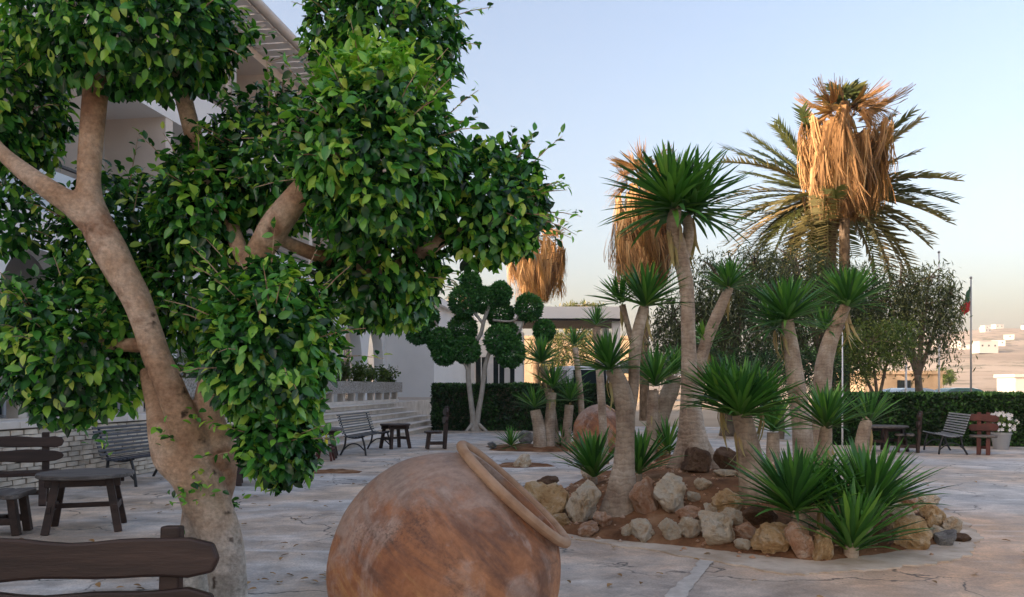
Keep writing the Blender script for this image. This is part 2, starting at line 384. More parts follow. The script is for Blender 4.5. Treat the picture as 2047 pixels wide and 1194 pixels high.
def terracotta():
    m, nt, b, out = new_mat('terracotta')
    v = coords(nt)
    n1 = tex_noise(nt, v, 1.6, 6, 0.6, 0.5); n2 = tex_noise(nt, v, 26, 8, 0.7); n3 = tex_noise(nt, v, 3.2, 6, 0.65, 1.2)
    c = ramp(nt, [(.30, (.20, .085, .05)), (.45, (.36, .15, .07)), (.58, (.44, .20, .10)), (.72, (.46, .27, .18))], n1).outputs[0]
    # diagonal streaks of the firing
    dr = coords(nt, 'Object', (1, 1, 1), (0, R(-42), 0)); dm = nt.nodes.new('ShaderNodeMapping'); dm.inputs['Scale'].default_value = (0.8, 1, 4.5); nt.links.new(dr, dm.inputs['Vector']); dv = dm.outputs[0]; ds = tex_noise(nt, dv, 1.5, 8, 0.65, 0.8)
    c = mixc(nt, ramp(nt, [(.50, (0, 0, 0)), (.62, (.85, .85, .85))], ds).outputs[0], c, (.16, .085, .06))
    c = mixc(nt, ramp(nt, [(.36, (.7, .7, .7)), (.46, (0, 0, 0))], ds).outputs[0], c, (.50, .27, .11))
    # grey dust and lime on the shoulder that lies upwards
    sx = nt.nodes.new('ShaderNodeSeparateXYZ'); nt.links.new(v, sx.inputs[0])
    hz = nt.nodes.new('ShaderNodeMath'); hz.operation = 'MULTIPLY_ADD'; nt.links.new(n3, hz.inputs[0]); hz.inputs[1].default_value = 1.1; nt.links.new(sx.outputs[2], hz.inputs[2])
    c = mixc(nt, ramp(nt, [(.30, (0, 0, 0)), (.62, (.75, .75, .75))], nmap(nt, hz.outputs[0], 1.0, 2.0)).outputs[0], c, (.34, .27, .23))
    c = mixc(nt, ramp(nt, [(.50, (0, 0, 0)), (.66, (.6, .6, .6))], n3).outputs[0], c, (.46, .34, .28))
    # black lichen specks
    lm = nt.nodes.new('ShaderNodeMath'); lm.operation = 'MULTIPLY'
    nt.links.new(ramp(nt, [(.50, (0, 0, 0)), (.58, (1, 1, 1))], tex_noise(nt, v, 70, 6, 0.75)).outputs[0], lm.inputs[0])
    nt.links.new(ramp(nt, [(.55, (0, 0, 0)), (.70, (.7, .7, .7))], tex_noise(nt, v, 2.3, 4, 0.6)).outputs[0], lm.inputs[1])
    c = mixc(nt, lm.outputs[0], c, (.06, .045, .04))
    c = mixc(nt, 0.55, c, ramp(nt, [(.3, (.55, .52, .5)), (.65, (1.2, 1.2, 1.2))], n2).outputs[0], 'MULTIPLY')
    nt.links.new(c, b.inputs['Base Color']); b.inputs['Roughness'].default_value = 0.72; b.inputs['Specular IOR Level'].default_value = 0.3
    p = bump(nt, b, n2, 0.4, 0.006); bump(nt, b, ds, 0.2, 0.02, p)
    return m
M['terracotta'] = terracotta()
M['jar_rim'] = simple('jar_rim', [(.3, (.24, .13, .075)), (.5, (.38, .23, .14)), (.7, (.46, .31, .21))], 5, 0.7, 0.35, 0.006, 30)
def rock_mat(name, stops, dark):
    m, nt, b, out = new_mat(name)
    v = coords(nt)
    oi = nt.nodes.new('ShaderNodeObjectInfo'); ad = nt.nodes.new('ShaderNodeVectorMath'); ad.operation = 'ADD'
    sm = nt.nodes.new('ShaderNodeMath'); sm.operation = 'MULTIPLY'; nt.links.new(oi.outputs['Random'], sm.inputs[0]); sm.inputs[1].default_value = 30
    nt.links.new(v, ad.inputs[0]); nt.links.new(sm.outputs[0], ad.inputs[1]); v = ad.outputs[0]
    n1 = tex_noise(nt, v, 1.3, 7, 0.65, 0.6); n2 = tex_noise(nt, v, 7, 9, 0.72)
    c = ramp(nt, stops, n1).outputs[0]
    c = mixc(nt, ramp(nt, [(.30, (.85, .85, .85)), (.43, (0, 0, 0))], n2).outputs[0], c, dark)
    nt.links.new(c, b.inputs['Base Color']); b.inputs['Roughness'].default_value = 0.9; b.inputs['Specular IOR Level'].default_value = 0.2
    p = bump(nt, b, n2, 0.8, 0.12); bump(nt, b, tex_noise(nt, v, 24, 6, 0.7), 0.5, 0.03, p)
    return m
M['rock_pale'] = rock_mat('rock_pale', [(.32, (.68, .44, .24)), (.45, (.84, .66, .46)), (.62, (.88, .78, .63))], (.36, .19, .09))
M['rock_ochre'] = rock_mat('rock_ochre', [(.3, (.52, .27, .11)), (.5, (.74, .48, .24)), (.66, (.86, .69, .48))], (.22, .105, .045))
M['rock_orange'] = rock_mat('rock_orange', [(.3, (.54, .23, .11)), (.5, (.74, .44, .28)), (.66, (.86, .68, .54))], (.26, .115, .06))
M['rock_brown'] = rock_mat('rock_brown', [(.3, (.10, .06, .04)), (.5, (.20, .115, .07)), (.7, (.30, .19, .12))], (.06, .035, .02))
M['rock_grey'] = rock_mat('rock_grey', [(.3, (.18, .18, .18)), (.5, (.36, .36, .36)), (.7, (.56, .55, .53))], (.08, .08, .08))
M['palm_trunk'] = simple('palm_trunk', [(.3, (.08, .055, .035)), (.5, (.18, .125, .08)), (.7, (.30, .22, .15))], 6, 0.95, 1.0, 0.05, 9, stretch=(1, 1, 0.7), wc=True)
M['tree_bark'] = simple('tree_bark', [(.3, (.08, .06, .045)), (.7, (.20, .16, .12))], 5, 0.9, 0.6, 0.03, 14, wc=True)
M['pale_bark'] = simple('pale_bark', [(.3, (.30, .27, .23)), (.7, (.48, .44, .39))], 5, 0.85, 0.4, 0.01, 20, wc=True)
def hill_mat():
    m, nt, b, out = new_mat('hill')
    v = world_coords(nt)
    n1 = tex_noise(nt, v, 0.006, 8, 0.62, 0.6); n2 = tex_noise(nt, v, 0.05, 8, 0.7)
    c = ramp(nt, [(.3, (.24, .19, .14)), (.5, (.36, .28, .21)), (.7, (.46, .38, .30))], n1).outputs[0]
    c = mixc(nt, ramp(nt, [(.52, (0, 0, 0)), (.6, (.75, .75, .75))], n2).outputs[0], c, (.11, .115, .07))
    nt.links.new(c, b.inputs['Base Color']); b.inputs['Roughness'].default_value = 0.95; b.inputs['Specular IOR Level'].default_value = 0.1
    return m
M['hill'] = hill_mat()
M['house'] = flat('house', (.55, .52, .48), 0.7)
M['tan_wall'] = simple('tan_wall', [(.3, (.40, .29, .19)), (.7, (.55, .42, .29))], 0.9, 0.9, 0.3, 0.03, 6, wc=True)
M['car_white'] = flat('car_white', (.72, .73, .74), 0.25, 0.0, 0.6)
M['car_silver'] = flat('car_silver', (.45, .52, .55), 0.25, 0.4, 0.6)
M['car_green'] = flat('car_green', (.05, .13, .12), 0.25, 0.0, 0.6)
M['tyre'] = flat('tyre', (.015, .015, .015), 0.8)
M['red_cloth'] = flat('red_cloth', (.42, .03, .03), 0.8)
M['green_cloth'] = flat('green_cloth', (.03, .10, .05), 0.8)
M['yellow_plastic'] = flat('yellow_plastic', (.70, .60, .03), 0.35)
M['white_petal'] = flat('white_petal', (.75, .72, .72), 0.6)
M['pink_petal'] = flat('pink_petal', (.55, .18, .20), 0.6)

# ================================================================== the setting
def sheet(name, poly, z, mat, kind='structure', thick=0.0):
    if thick:
        mb = MB(); mb.prism(poly, thick, (0, 0, z), (1, 0, 0), (0, 1, 0), (0, 0, -1)); o = mb.build(name, mat)
    else:
        me = to_mesh(name, [(x, y, z) for x, y in poly], [tuple(range(len(poly)))], mat); o = link(name, me)
    return tag(o, kind=kind)
sheet('ground', [(-2150, -100), (2150, -100), (2150, 1740), (-2150, 1740)], 0.0, M['sand'])
sheet('courtyard_paving', [(-14, -12), (30, -12), (30, 29.5), (-3, 33), (-8, 33)], 0.006, M['concrete'])

# the hotel stands along a line: u runs along it away from the camera, v across it towards the courtyard
UD = np.array([0.1376, 0.9905, 0.0]); VD = np.array([0.9905, -0.1376, 0.0]); ZD = np.array([0, 0, 1.0]); WO = np.array([-8.4, 0, 0])
FA = math.atan2(UD[1], UD[0])           # rotation of local x onto u
def B(u, v, z): return WO+UD*u+VD*v+ZD*z
def ubox(mb, u0, u1, v0, v1, z0, z1):
    V = [B(u, v, z) for u in (u0, u1) for v in (v0, v1) for z in (z0, z1)]
    mb.add(V, [(0,1,3,2),(4,6,7,5),(0,4,5,1),(2,3,7,6),(0,2,6,4),(1,5,7,3)]); return mb

# ---- mound of the rock garden
BED = [(.09, 9.77), (.39, 8.76), (.77, 8.33), (1.56, 7.92), (2.21, 7.44), (2.62, 7.2), (3.22, 7.5), (3.83, 7.87), (4.45, 8.3), (4.75, 9.24), (5.0, 11.2), (5.1, 13.0), (4.4, 14.8), (2.6, 15.4), (1.3, 14.4), (.75, 12.4), (.28, 10.9)]
BEDA = np.array(BED)
def poly_dist(p, A):
    x, y = p; B2 = np.roll(A, -1, 0); d = B2-A
    t = np.clip(((x-A[:, 0])*d[:, 0]+(y-A[:, 1])*d[:, 1])/(d**2).sum(1), 0, 1)
    dist = np.hypot(A[:, 0]+t*d[:, 0]-x, A[:, 1]+t*d[:, 1]-y).min()
    c = False
    for i in range(len(A)):
        x1, y1 = A[i]; x2, y2 = B2[i]
        if (y1 > y) != (y2 > y) and x < (x2-x1)*(y-y1)/(y2-y1)+x1: c = not c
    return dist if c else -dist
def bed_h(x, y):
    if not (-.2 < x < 5.4 and 6.9 < y < 15.8): return 0.0
    d = poly_dist((x, y), BEDA)
    if d <= 0: return 0.0
    t = min(d/1.9, 1.0); s = t*t*(3-2*t)
    n = mnoise.fractal(Vector((x*1.3, y*1.3, 3.1)), 1.0, 2.0, 4)
    return 0.012+0.06*min(d/0.12, 1)+0.40*s+0.05*n*min(d/0.4, 1)
def hit(px, py):
    """where the ray of a pixel meets the mound or the paving"""
    D = 6.0
    while D < 40:
        p = P(px, py, D)
        if p[2] <= bed_h(p[0], p[1]): return np.array([p[0], p[1], bed_h(p[0], p[1])])
        D += 0.02
    return G(px, py)
def make_bed():
    xs = np.linspace(-.1, 5.3, 84); ys = np.linspace(7.0, 15.6, 120)
    V = []; idx = -np.ones((len(ys), len(xs)), int)
    dd = np.array([[poly_dist((x, y), BEDA) for x in xs] for y in ys])
    for j, y in enumerate(ys):
        for i, x in enumerate(xs):
            if dd[j, i] > -0.09:
                idx[j, i] = len(V); V.append((x, y, bed_h(x, y) if dd[j, i] > 0 else -0.01))
    Fc = []
    for j in range(len(ys)-1):
        for i in range(len(xs)-1):
            q = (idx[j, i], idx[j, i+1], idx[j+1, i+1], idx[j+1, i])
            if min(q) >= 0: Fc.append(q)
    o = link('planting_bed_soil', to_mesh('planting_bed_soil', V, Fc, M['soil'], True)); tag(o, kind='structure')
make_bed()
# smooth cement apron round the bed
ap = []
ctr = BEDA.mean(0)
for i, (x, y) in enumerate(BED[:11]):
    d = norm(np.array([x, y])-ctr); w = 0.30+0.14*math.sin(i*2.1)+0.08*math.sin(i*5.3)
    ap.append((x+d[0]*w*0.6, y+d[1]*w*1.4))
ap = ap+[(4.6, 11.2), (3, 12), (1.2, 11.5)]
apv, _ = spline(np.array([[x, y, 0] for x, y in ap]), np.ones(len(ap)), 14)
for k_, v_ in enumerate(apv):
    d_ = norm(v_[:2]-ctr); v_[:2] += d_*(0.07*mnoise.fractal(Vector((v_[0]*2.2, v_[1]*2.2, 9)), 1.0, 2.0, 4)+0.02*math.sin(k_*1.7))
sheet('cement_apron', [(p[0], p[1]) for p in apv], 0.020, M['apron'], thick=0.03)
# mortar-filled joint running towards the camera from the bed
jp = []
J = [(1432, 1105, 42), (1408, 1128, 30), (1392, 1150, 26), (1362, 1180, 40), (1338, 1215, 48), (1300, 1262, 60)]
JS, JW = spline(np.array([(a_, b_, 0.) for a_, b_, c_ in J]), np.array([c_ for a_, b_, c_ in J], float), 7)
for k_, (v_, w) in enumerate(zip(JS, JW)): jp.append(G(v_[0]-w/2+3*math.sin(k_*2.3)+2*math.sin(k_*5.1), v_[1])[:2])
for k_, (v_, w) in reversed(list(enumerate(zip(JS, JW)))): jp.append(G(v_[0]+w/2+3*math.sin(k_*1.9+1)+2*math.sin(k_*4.3), v_[1])[:2])
sheet('mortar_joint', [tuple(p) for p in jp], 0.012, M['mortar'])
# small second bed and two soil pits
def ellipse_bed(name, cx, cy, rx, ry, h, mat, seed):
    V = [(cx, cy, h)]; n = 40; rings = 6
    for r in range(1, rings+1):
        for k in range(n):
            a = 2*math.pi*k/n; f = r/rings
            w = 1+0.12*math.sin(3*a+seed)+0.08*math.sin(5*a+2*seed)
            V.append((cx+rx*f*w*math.cos(a), cy+ry*f*w*math.sin(a), (h*(1-f**2)+0.012 if r < rings else -0.01)+0.02*mnoise.noise(Vector((cx+3*f*math.cos(a), 3*f*math.sin(a), seed)))*(r < rings)))
    Fc = [(0, 1+k, 1+(k+1) % n) for k in range(n)]
    for r in range(rings-1):
        for k in range(n): Fc.append((1+r*n+k, 1+(r+1)*n+k, 1+(r+1)*n+(k+1) % n, 1+r*n+(k+1) % n))
    return tag(link(name, to_mesh(name, V, Fc, mat, True)), kind='structure')
ellipse_bed('far_bed_soil', 0.75, 20.7, 1.55, 1.1, 0.10, M['soil'], 1.0)
ellipse_bed('soil_pit', *G(1045, 931)[:2], 0.62, 0.55, 0.02, M['soil'], 2.0)
ellipse_bed('soil_pit', *G(668, 944)[:2], 0.55, 0.4, 0.02, M['soil'], 3.0)

# ---- terrace, low brick wall, steps, balustrade planter
ter = MB(); ubox(ter, -14, 38, -3.2, -0.32, -0.2, 0.93); ubox(ter, 17.0, 31.4, -0.32, -0.05, -0.2, 0.93)
tag(ter.build('terrace', M['step_stone']), kind='structure')
wall = empty('brick_wall', B(14, -0.15, 0), 'low tan brick retaining wall with a pale stone coping behind the benches', 'wall')
ubox(MB(), -14, 17.0, -0.31, -0.035, -0.05, 0.925).build('mortar_core', M['wall_mortar'], wall)
brick_meshes = []
for k in range(6):
    rr = np.random.default_rng(50+k); mb = MB()
    L = 0.235+0.03*rr.random(); hh = 0.058+0.008*rr.random()
    V = np.array([[x, y, z] for x in (-L/2, L/2) for y in (-0.05, 0.035) for z in (-hh/2, hh/2)])+rr.normal(0, 0.0035, (8, 3))
    mb.add(V, [(0,1,3,2),(4,6,7,5),(0,4,5,1),(2,3,7,6),(0,2,6,4),(1,5,7,3)])
    mm = mb.mesh('brick', M['brick']); mm.flip_normals() if False else None
    brick_meshes.append(mm)
far = MB(); RB = Matrix.Rotation(FA, 3, 'Z')
for c in range(12):
    z = 0.045+c*0.0755; u = 5.0+(0.13 if c % 2 else 0.0)+0.05*random.random()
    while u < 16.9:
        jj = random.random(); p = B(u, -0.034+0.012*random.random(), z)
        if u > 11.0:
            o = link('brick', random.choice(brick_meshes), wall, Vector(p)-wall.location); o.rotation_euler = (0, 0, FA + random.gauss(0, .012))
        else: far.box(p, (0.24, 0.08, 0.06), rz=FA)
        u += 0.262+0.02*jj
tag(far.build('brick_course', M['brick'], wall), kind='stuff')
u = -2.0
while u < 16.9:
    u1 = min(u+1.25, 17.02)
    ubox(MB(), u+0.004, u1-0.004, -0.36, 0.06, 0.932, 1.03).build('coping_stone', M['cap_stone'], wall, bevel=0.008); u += 1.25
steps = empty('stone_steps', B(25, 1.0, 0), 'wide pale stone steps with staggered ends below the flower trough', 'steps')
for i in range(6):
    vv = 1.55-0.30*i; ue = 32.6-0.42*i
    ubox(MB(), 17.05, ue, -0.1, vv, 0.158*i+0.003*i, 0.158*(i+1)-0.035).build('riser', M['step_stone'], steps)
    uu = 17.05
    while uu < ue-0.1:
        u2 = min(uu+2.6, ue+0.06)
        ubox(MB(), uu+0.004, u2-0.004, vv-0.42, vv+0.06, 0.158*(i+1)-0.033, 0.158*(i+1)+0.001).build('tread', M['cap_stone'], steps, bevel=0.006); uu += 2.6
bal = empty('flower_trough', B(22, -0.5, 0.93), 'long grey pebble-faced flower trough raised on short pale posts above the steps', 'planter')
ubox(MB(), 9.0, 32.6, -0.62, -0.40, 0.935, 1.05).build('plinth', M['cap_stone'], bal)
for k in range(24):
    uu = 9.4+k*1.0
    ubox(MB(), uu-0.09, uu+0.09, -0.6, -0.405, 1.052, 1.30).build('post', M['cap_stone'], bal, bevel=0.006)
tb = MB(); ubox(tb, 9.0, 32.7, -0.80, -0.28, 1.302, 1.36); ubox(tb, 9.0, 32.7, -0.34, -0.28, 1.36, 1.68); ubox(tb, 9.0, 32.7, -0.80, -0.74, 1.36, 1.68)
ubox(tb, 32.64, 32.7, -0.74, -0.34, 1.36, 1.68); tb.build('trough', M['planter'], bal)
ubox(MB(), 9.0, 32.63, -0.74, -0.34, 1.362, 1.62).build('soil', M['soil'], bal)

# ---- main hotel block
ZF = [0.93, 4.75, 8.1, 11.3]          # floor levels: terrace, first, second, eaves
FV = -2.5
hotel = empty('hotel_building', B(20, -8, 0), 'tall white hotel with pointed arches, balconies and slatted eaves behind the big tree', 'building')
cm = MB(); ubox(cm, -16, 38, -13, FV-1.55, 0, 11.3); cm.build('back_wall', M['plaster_grey'], hotel)
ubox(MB(), -16, 8.0, FV-1.549, FV, 0, 11.3).build('side_block', M['plaster'], hotel)
ubox(MB(), -16, 38.3, -13.3, FV-0.1, 11.62, 12.0).build('roof', M['plaster'], hotel)
# arcade: one arch per bay
BW = 3.0; NB = 10
def arch_bay(u0):
    mb = MB(); zt = ZF[1]-0.25; zb = 0.93; hw = 1.18; uc = u0+BW/2; t = 0.42
    curve = []
    for k in range(13):           # tall pointed arch
        a = k/12; zz = zb+1.0+(zt-0.45-zb-1.0)*math.sin(a*math.pi/2)**1.0; xx = hw*math.cos(a*math.pi/2)**0.75
        curve.append((xx, zz))
    L = [(-hw, zb)]+[(-x, z) for x, z in curve]; Rr = [(x, z) for x, z in reversed(curve[:-1])]+[(hw, zb)]
    pts = L+Rr
    def q(a, b, c2, d): mb.add([a, b, c2, d], [(0, 1, 2, 3)])
    for v in (FV, FV-t):
        for (x0, z0), (x1, z1) in zip(pts[:-1], pts[1:]):
            if abs(x1-x0) > 1e-6: q(B(uc+x0, v, z0), B(uc+x1, v, z1), B(uc+x1, v, zt), B(uc+x0, v, zt))
        q(B(u0, v, zb), B(uc-hw, v, zb), B(uc-hw, v, zt), B(u0, v, zt)); q(B(uc+hw, v, zb), B(u0+BW, v, zb), B(u0+BW, v, zt), B(uc+hw, v, zt))
    for (x0, z0), (x1, z1) in zip(pts[:-1], pts[1:]): q(B(uc+x0, FV, z0), B(uc+x1, FV, z1), B(uc+x1, FV-t, z1), B(uc+x0, FV-t, z0))
    return mb
for k in range(NB):
    u0 = 8.0+k*BW
    arch_bay(u0).build('arch', M['plaster'], hotel)
    dm = ubox(MB(), u0+0.55, u0+BW-0.55, FV-1.548, FV-1.50, 0.95, 3.3).build('glazed_door', M['glass'], hotel)
    fm = MB()
    for uu in (u0+0.5, u0+BW/2-0.03, u0+BW-0.56): ubox(fm, uu, uu+0.06, FV-1.549, FV-1.46, 0.94, 3.35)
    ubox(fm, u0+0.5, u0+BW-0.5, FV-1.549, FV-1.46, 3.351, 3.42); fm.build('frame', M['white_metal'], dm, off=np.array(hotel.location))
for f in (1, 2):
    z0 = ZF[f]; z1 = ZF[f+1]
    ubox(MB(), 8.0, 38.0, FV-1.548, FV+0.02, z0-0.25, z0).build('floor_slab', M['plaster'], hotel)
    for k in range(NB):
        u0 = 8.0+k*BW
        ubox(MB(), u0-0.16, u0+0.16, FV-1.548, FV+0.0, z0+0.001, z1-0.001).build('fin_wall', M['plaster_warm'], hotel)
        ubox(MB(), u0+0.165, u0+BW-0.165, FV-0.10, FV-0.03, z0+0.003, z0+0.86).build('balcony_panel', M['frosted'] if f == 1 else M['plaster'], hotel)
        ubox(MB(), u0+0.165, u0+BW-0.165, FV-0.10, FV-0.02, z0+0.98, z0+1.03).build('handrail', M['dark_metal'], hotel)
        w = ubox(MB(), u0+0.5, u0+BW-0.5, FV-1.548, FV-1.50, z0+0.02, z0+2.25).build('balcony_window', M['glass'], hotel)
        fm = MB()
        for uu in (u0+0.45, u0+BW/2-0.03, u0+BW-0.51): ubox(fm, uu, uu+0.06, FV-1.547, FV-1.46, z0+0.012, z0+2.25)
        ubox(fm, u0+0.45, u0+BW-0.45, FV-1.547, FV-1.46, z0+2.251, z0+2.31); fm.build('frame', M['white_metal'], w, off=np.array(hotel.location))
ubox(MB(), 37.84, 38.0, FV-1.548, FV+0.0, 4.751, 11.3).build('end_fin', M['plaster_warm'], hotel)
ubox(MB(), 8.0, 38.0, FV-1.549, FV+0.03, 11.05, 11.3).build('eaves_beam', M['plaster_warm'], hotel)
uu = 6.0
while uu < 38:                        # boards of the eaves, one by one
    ubox(MB(), uu, uu+0.40, FV-0.1, FV+1.15, 11.33, 11.37).build('soffit_board', M['soffit'], hotel); uu += 0.47
mb = MB()
for vv in (FV+0.1, FV+1.05): ubox(mb, 4, 38.2, vv-0.06, vv+0.06, 11.372, 11.6)
mb.build('rafter', M['plaster_warm'], hotel)
gu = MB(); gu.tube([B(3, FV+1.22, 11.5), B(20, FV+1.22, 11.5), B(38.2, FV+1.22, 11.5)], 0.13, 12); gu.build('gutter', M['gutter'], hotel, smooth=True)
for uu in (14.1, 23.1, 32.1):
    mb = MB(); mb.tube([B(uu, FV+0.12, 4.8), B(uu, FV+0.12, 10.9), B(uu, FV+0.55, 11.2), B(uu, FV+1.1, 11.42)], 0.06, 10); mb.build('downpipe', M['white_metal'], hotel, smooth=True)

# ---- low white wing and the entrance behind it
wing = empty('entrance_wing', B(42, -1.5, 0), 'low white wing with a grey roof edge behind the ball-clipped tree', 'building')
ubox(MB(), 38.05, 48.0, -2.6, -0.30, 0, 5.15).build('wall', M['plaster'], wing)
ubox(MB(), 37.7, 48.3, -2.9, 0.0, 5.16, 5.45).build('roof', M['white_metal'], wing)
ubox(MB(), 37.98, 38.045, -2.6, -0.35, 0.0, 1.05).build('dado', M['plaster_warm'], wing)
ent = empty('entrance_lobby', (-1.2, 48.5, 0), 'white entrance front with dark windows under the flat canopy', 'building')
MB().box((-1.35, 49.2, 2.3), (4.1, 1.4, 4.6)).build('wall', M['plaster'], ent)
for x in (-2.75, -1.75, -0.75, 0.2):
    w = MB().box((x, 48.47, 2.1), (0.62, 0.05, 2.2)).build('window', M['glass'], ent)
    MB().box((x, 48.46, 3.26), (0.74, 0.1, 0.1)).box((x, 48.46, 0.94), (0.74, 0.1, 0.1)).box((x, 48.46, 2.1), (0.05, 0.1, 2.2)).build('frame', M['white_metal'], w, off=np.array(ent.location))
cano = empty('entrance_canopy', (2.9, 46, 0), 'flat white canopy with a dark underside on pale columns', 'canopy')
MB().box((2.85, 48, 5.43), (6.3, 6.4, 0.62)).build('roof_slab', M['white_metal'], cano)
MB().box((2.85, 48, 5.06), (6.2, 6.3, 0.10)).build('ceiling', M['soffit_shade'], cano)
for x, y in ((0.35, 45.4), (5.55, 45.4), (0.35, 50.6), (5.55, 50.6)):
    MB().box((x, y, 2.5), (0.42, 0.42, 5.0)).build('column', M['plaster'], cano)

# ---- hills and the town far off
def hill_h(x, y):
    r = max(0.0, min(1.0, (y-260)/900.0)); s = r*r*(3-2*r)
    e = max(0.0, min(1.0, (x/y-0.18)/0.42)); e = e*e*(3-2*e)
    n = mnoise.fractal(Vector((x*0.0022, y*0.0022, 1.7)), 1.0, 2.1, 6)
    m2 = mnoise.fractal(Vector((x*0.009, y*0.009, 4.7)), 1.0, 2.1, 4)
    return s*(14+62*e)*(1+0.22*n)+s*4*m2-0.5
def make_hills():
    ys = np.concatenate([np.linspace(250, 900, 44), np.linspace(920, 1700, 40)]); tx = np.linspace(-0.9, 1.3, 150)
    V = []; 
    for y in ys:
        for t in tx:
            x = t*y; V.append((x, y, hill_h(x, y) if y < 1690 else -10))
    n = len(tx); Fc = np.array([(j*n+i, j*n+i+1, (j+1)*n+i+1, (j+1)*n+i) for j in range(len(ys)-1) for i in range(n-1)])
    tag(link('hills', to_mesh('hills', V, Fc, M['hill'], True)), kind='structure')
make_hills()

# ================================================================== plants
def ficus_template(fold=0.10, droop=0.16):
    # base, widening blade and pointed tip, folded along the midrib
    rows = [(0.0, 0.0), (0.22, 0.20), (0.48, 0.27), (0.74, 0.19), (1.0, 0.0)]
    V = []; 
    for y, w in rows:
        z = -droop*y*y
        V += [(-w, y, z+fold*w/0.27), (0, y, z), (w, y, z+fold*w/0.27)]
    V = np.array(V); Fc = []
    for i in range(4):
        a = i*3; Fc += [(a, a+1, a+4, a+3), (a+1, a+2, a+5, a+4)]
    return V, np.array(Fc)
FT = [ficus_template(0.10, 0.16), ficus_template(0.04, 0.3), ficus_template(0.14, 0.05)]
def yucca_template(curve, w=0.052):
    ys = [0, .12, .35, .65, .88, 1.0]; ws = [.55, .75, 1.0, .85, .42, 0.02]
    V = []
    for y, k in zip(ys, ws):
        z = -curve*y**2.2; yy = y*(1-0.25*curve*y)
        V += [(-w*k, yy, z+0.5*w*k), (0, yy, z), (w*k, yy, z+0.5*w*k)]
    Fc = []
    for i in range(5):
        a = i*3; Fc += [(a, a+1, a+4, a+3), (a+1, a+2, a+5, a+4)]
    return np.array(V), np.array(Fc)
YT = {}
for ci, cv in enumerate((0.02, 0.09, 0.24, 0.6)):
    for wi, w in enumerate((0.030, 0.041)):
        for ti, tn in enumerate((0.12, 0.28, 0.42, 0.56, 0.70, 0.95)):
            V, Fc = yucca_template(cv, w)
            tt = np.full(len(V), tn)+np.linspace(.07, -.03, len(V)); YT[ci, wi, ti] = to_mesh('yucca_leaf', V, Fc, M['yucca_leaf'], True, tt)

def yucca_head(root, c, axis, L, n, spread=100, seed=0, dry=6, young=0.35, wide=1):
    """a rosette of sword leaves; every leaf is a part"""
    rr = np.random.default_rng(seed); axis = norm(axis); c = np.asarray(c, float); base = np.array(root.location)
    ref = np.array([1., 0, 0]) if abs(axis[0]) < 0.8 else np.array([0, 1., 0])
    ex = norm(np.cross(axis, ref)); ey = np.cross(axis, ex)
    for i in range(n+dry):
        isdry = i >= n
        f = (i+0.5)/n if not isdry else 1.0
        th = R(6+(spread-6)*f**0.85)+rr.normal(0, 0.10)
        if isdry: th = R(135+30*rr.random())
        ph = i*2.39996+rr.normal(0, 0.15)
        d = axis*math.cos(th)+(ex*math.cos(ph)+ey*math.sin(ph))*math.sin(th)
        d = norm(d+np.array([0, 0, 0.22 if not isdry else -0.4]))
        Ls = L*(0.62+0.38*min(1, f*2.2))*(0.85+0.3*rr.random())
        if isdry: Ls *= 0.8
        p = c+axis*(0.16*L*(1-f)-0.05*L)+d*0.03
        ci = 0 if f < 0.45 else (1 if f < 0.8 or rr.random() < .5 else 2)
        if isdry: ci = 3
        if isdry: ti = 5
        else:
            ti = int(np.clip(rr.normal(2.0+young*1.5*(1-f), 1.05), 0, 4))
        nh = axis*0.8+np.array([0, 0, 1.0]) if th > 0.5 else ex*math.cos(ph)*-1+ey*math.sin(ph)*-1+axis*0.2
        if abs(np.dot(norm(nh), d)) > 0.97: nh = ex
        o = bpy.data.objects.new('leaf', YT[ci, wide if rr.random() < 0.7 else 0, ti]); COL.objects.link(o)
        o.parent = root; o.matrix_local = frame_mat(p-base, d, nh, Ls)

def yucca(label, base, trunks, heads, group=None, name='yucca_plant'):
    """trunks: list of [(px, py, dD, r_px), ...]; heads: (px, py, dD, L_px, n, spread, axis)"""
    D = base[1]; s = F/D
    root = empty(name, base, label, 'yucca', group)
    if trunks:
        mb = MB()
        for k, tr in enumerate(trunks):
            pts = [P(x, y, D+dd) for x, y, dd, r in tr]; rad = [r/s for x, y, dd, r in tr]
            mb.tube(pts, rad, 18, wob=0.06, seed=int(label.__len__()+k*7), sub=6)
        mb.build('trunk', M['yucca_bark'], root, smooth=True)
    for j, (x, y, dd, L, n, spread, ax) in enumerate(heads):
        yucca_head(root, P(x, y, D+dd), ax, L/s, n, spread, seed=(len(label)*13+j*31+int(x)) % 9973, dry=max(2, n//14))
    return root
def foot(px, py):          # pixel of a foot on the mound
    return hit(px, py)

gy = 'yuccas of the rock garden'
b1 = foot(1240, 1018)
yucca('thick-trunked yucca nearest the big jar, forked halfway into two leafy heads', b1,
      [[(1240, 1040, 0, 40), (1242, 1000, 0, 31), (1247, 940, 0, 22), (1250, 870, 0, 19), (1249, 810, 0, 20), (1238, 770, 0, 19), (1224, 738, -.03, 15)],
       [(1256, 840, .02, 12), (1266, 780, .05, 11), (1268, 720, .05, 12), (1276, 660, .05, 12), (1287, 615, .05, 10)],
       [(1266, 690, .15, 6), (1256, 655, .2, 6), (1244, 610, .22, 7)],
       [(1208, 1034, -.05, 16), (1226, 985, -.02, 15), (1238, 930, 0, 12)], [(1274, 1032, -.05, 16), (1262, 985, -.02, 14), (1252, 930, 0, 11)]],
      [(1219, 738, -.03, 84, 110, 92, (-.22, -.15, 1)), (1290, 610, .05, 92, 120, 88, (.05, -.1, 1)), (1240, 606, .22, 64, 70, 90, (-.25, 0, 1))], gy)
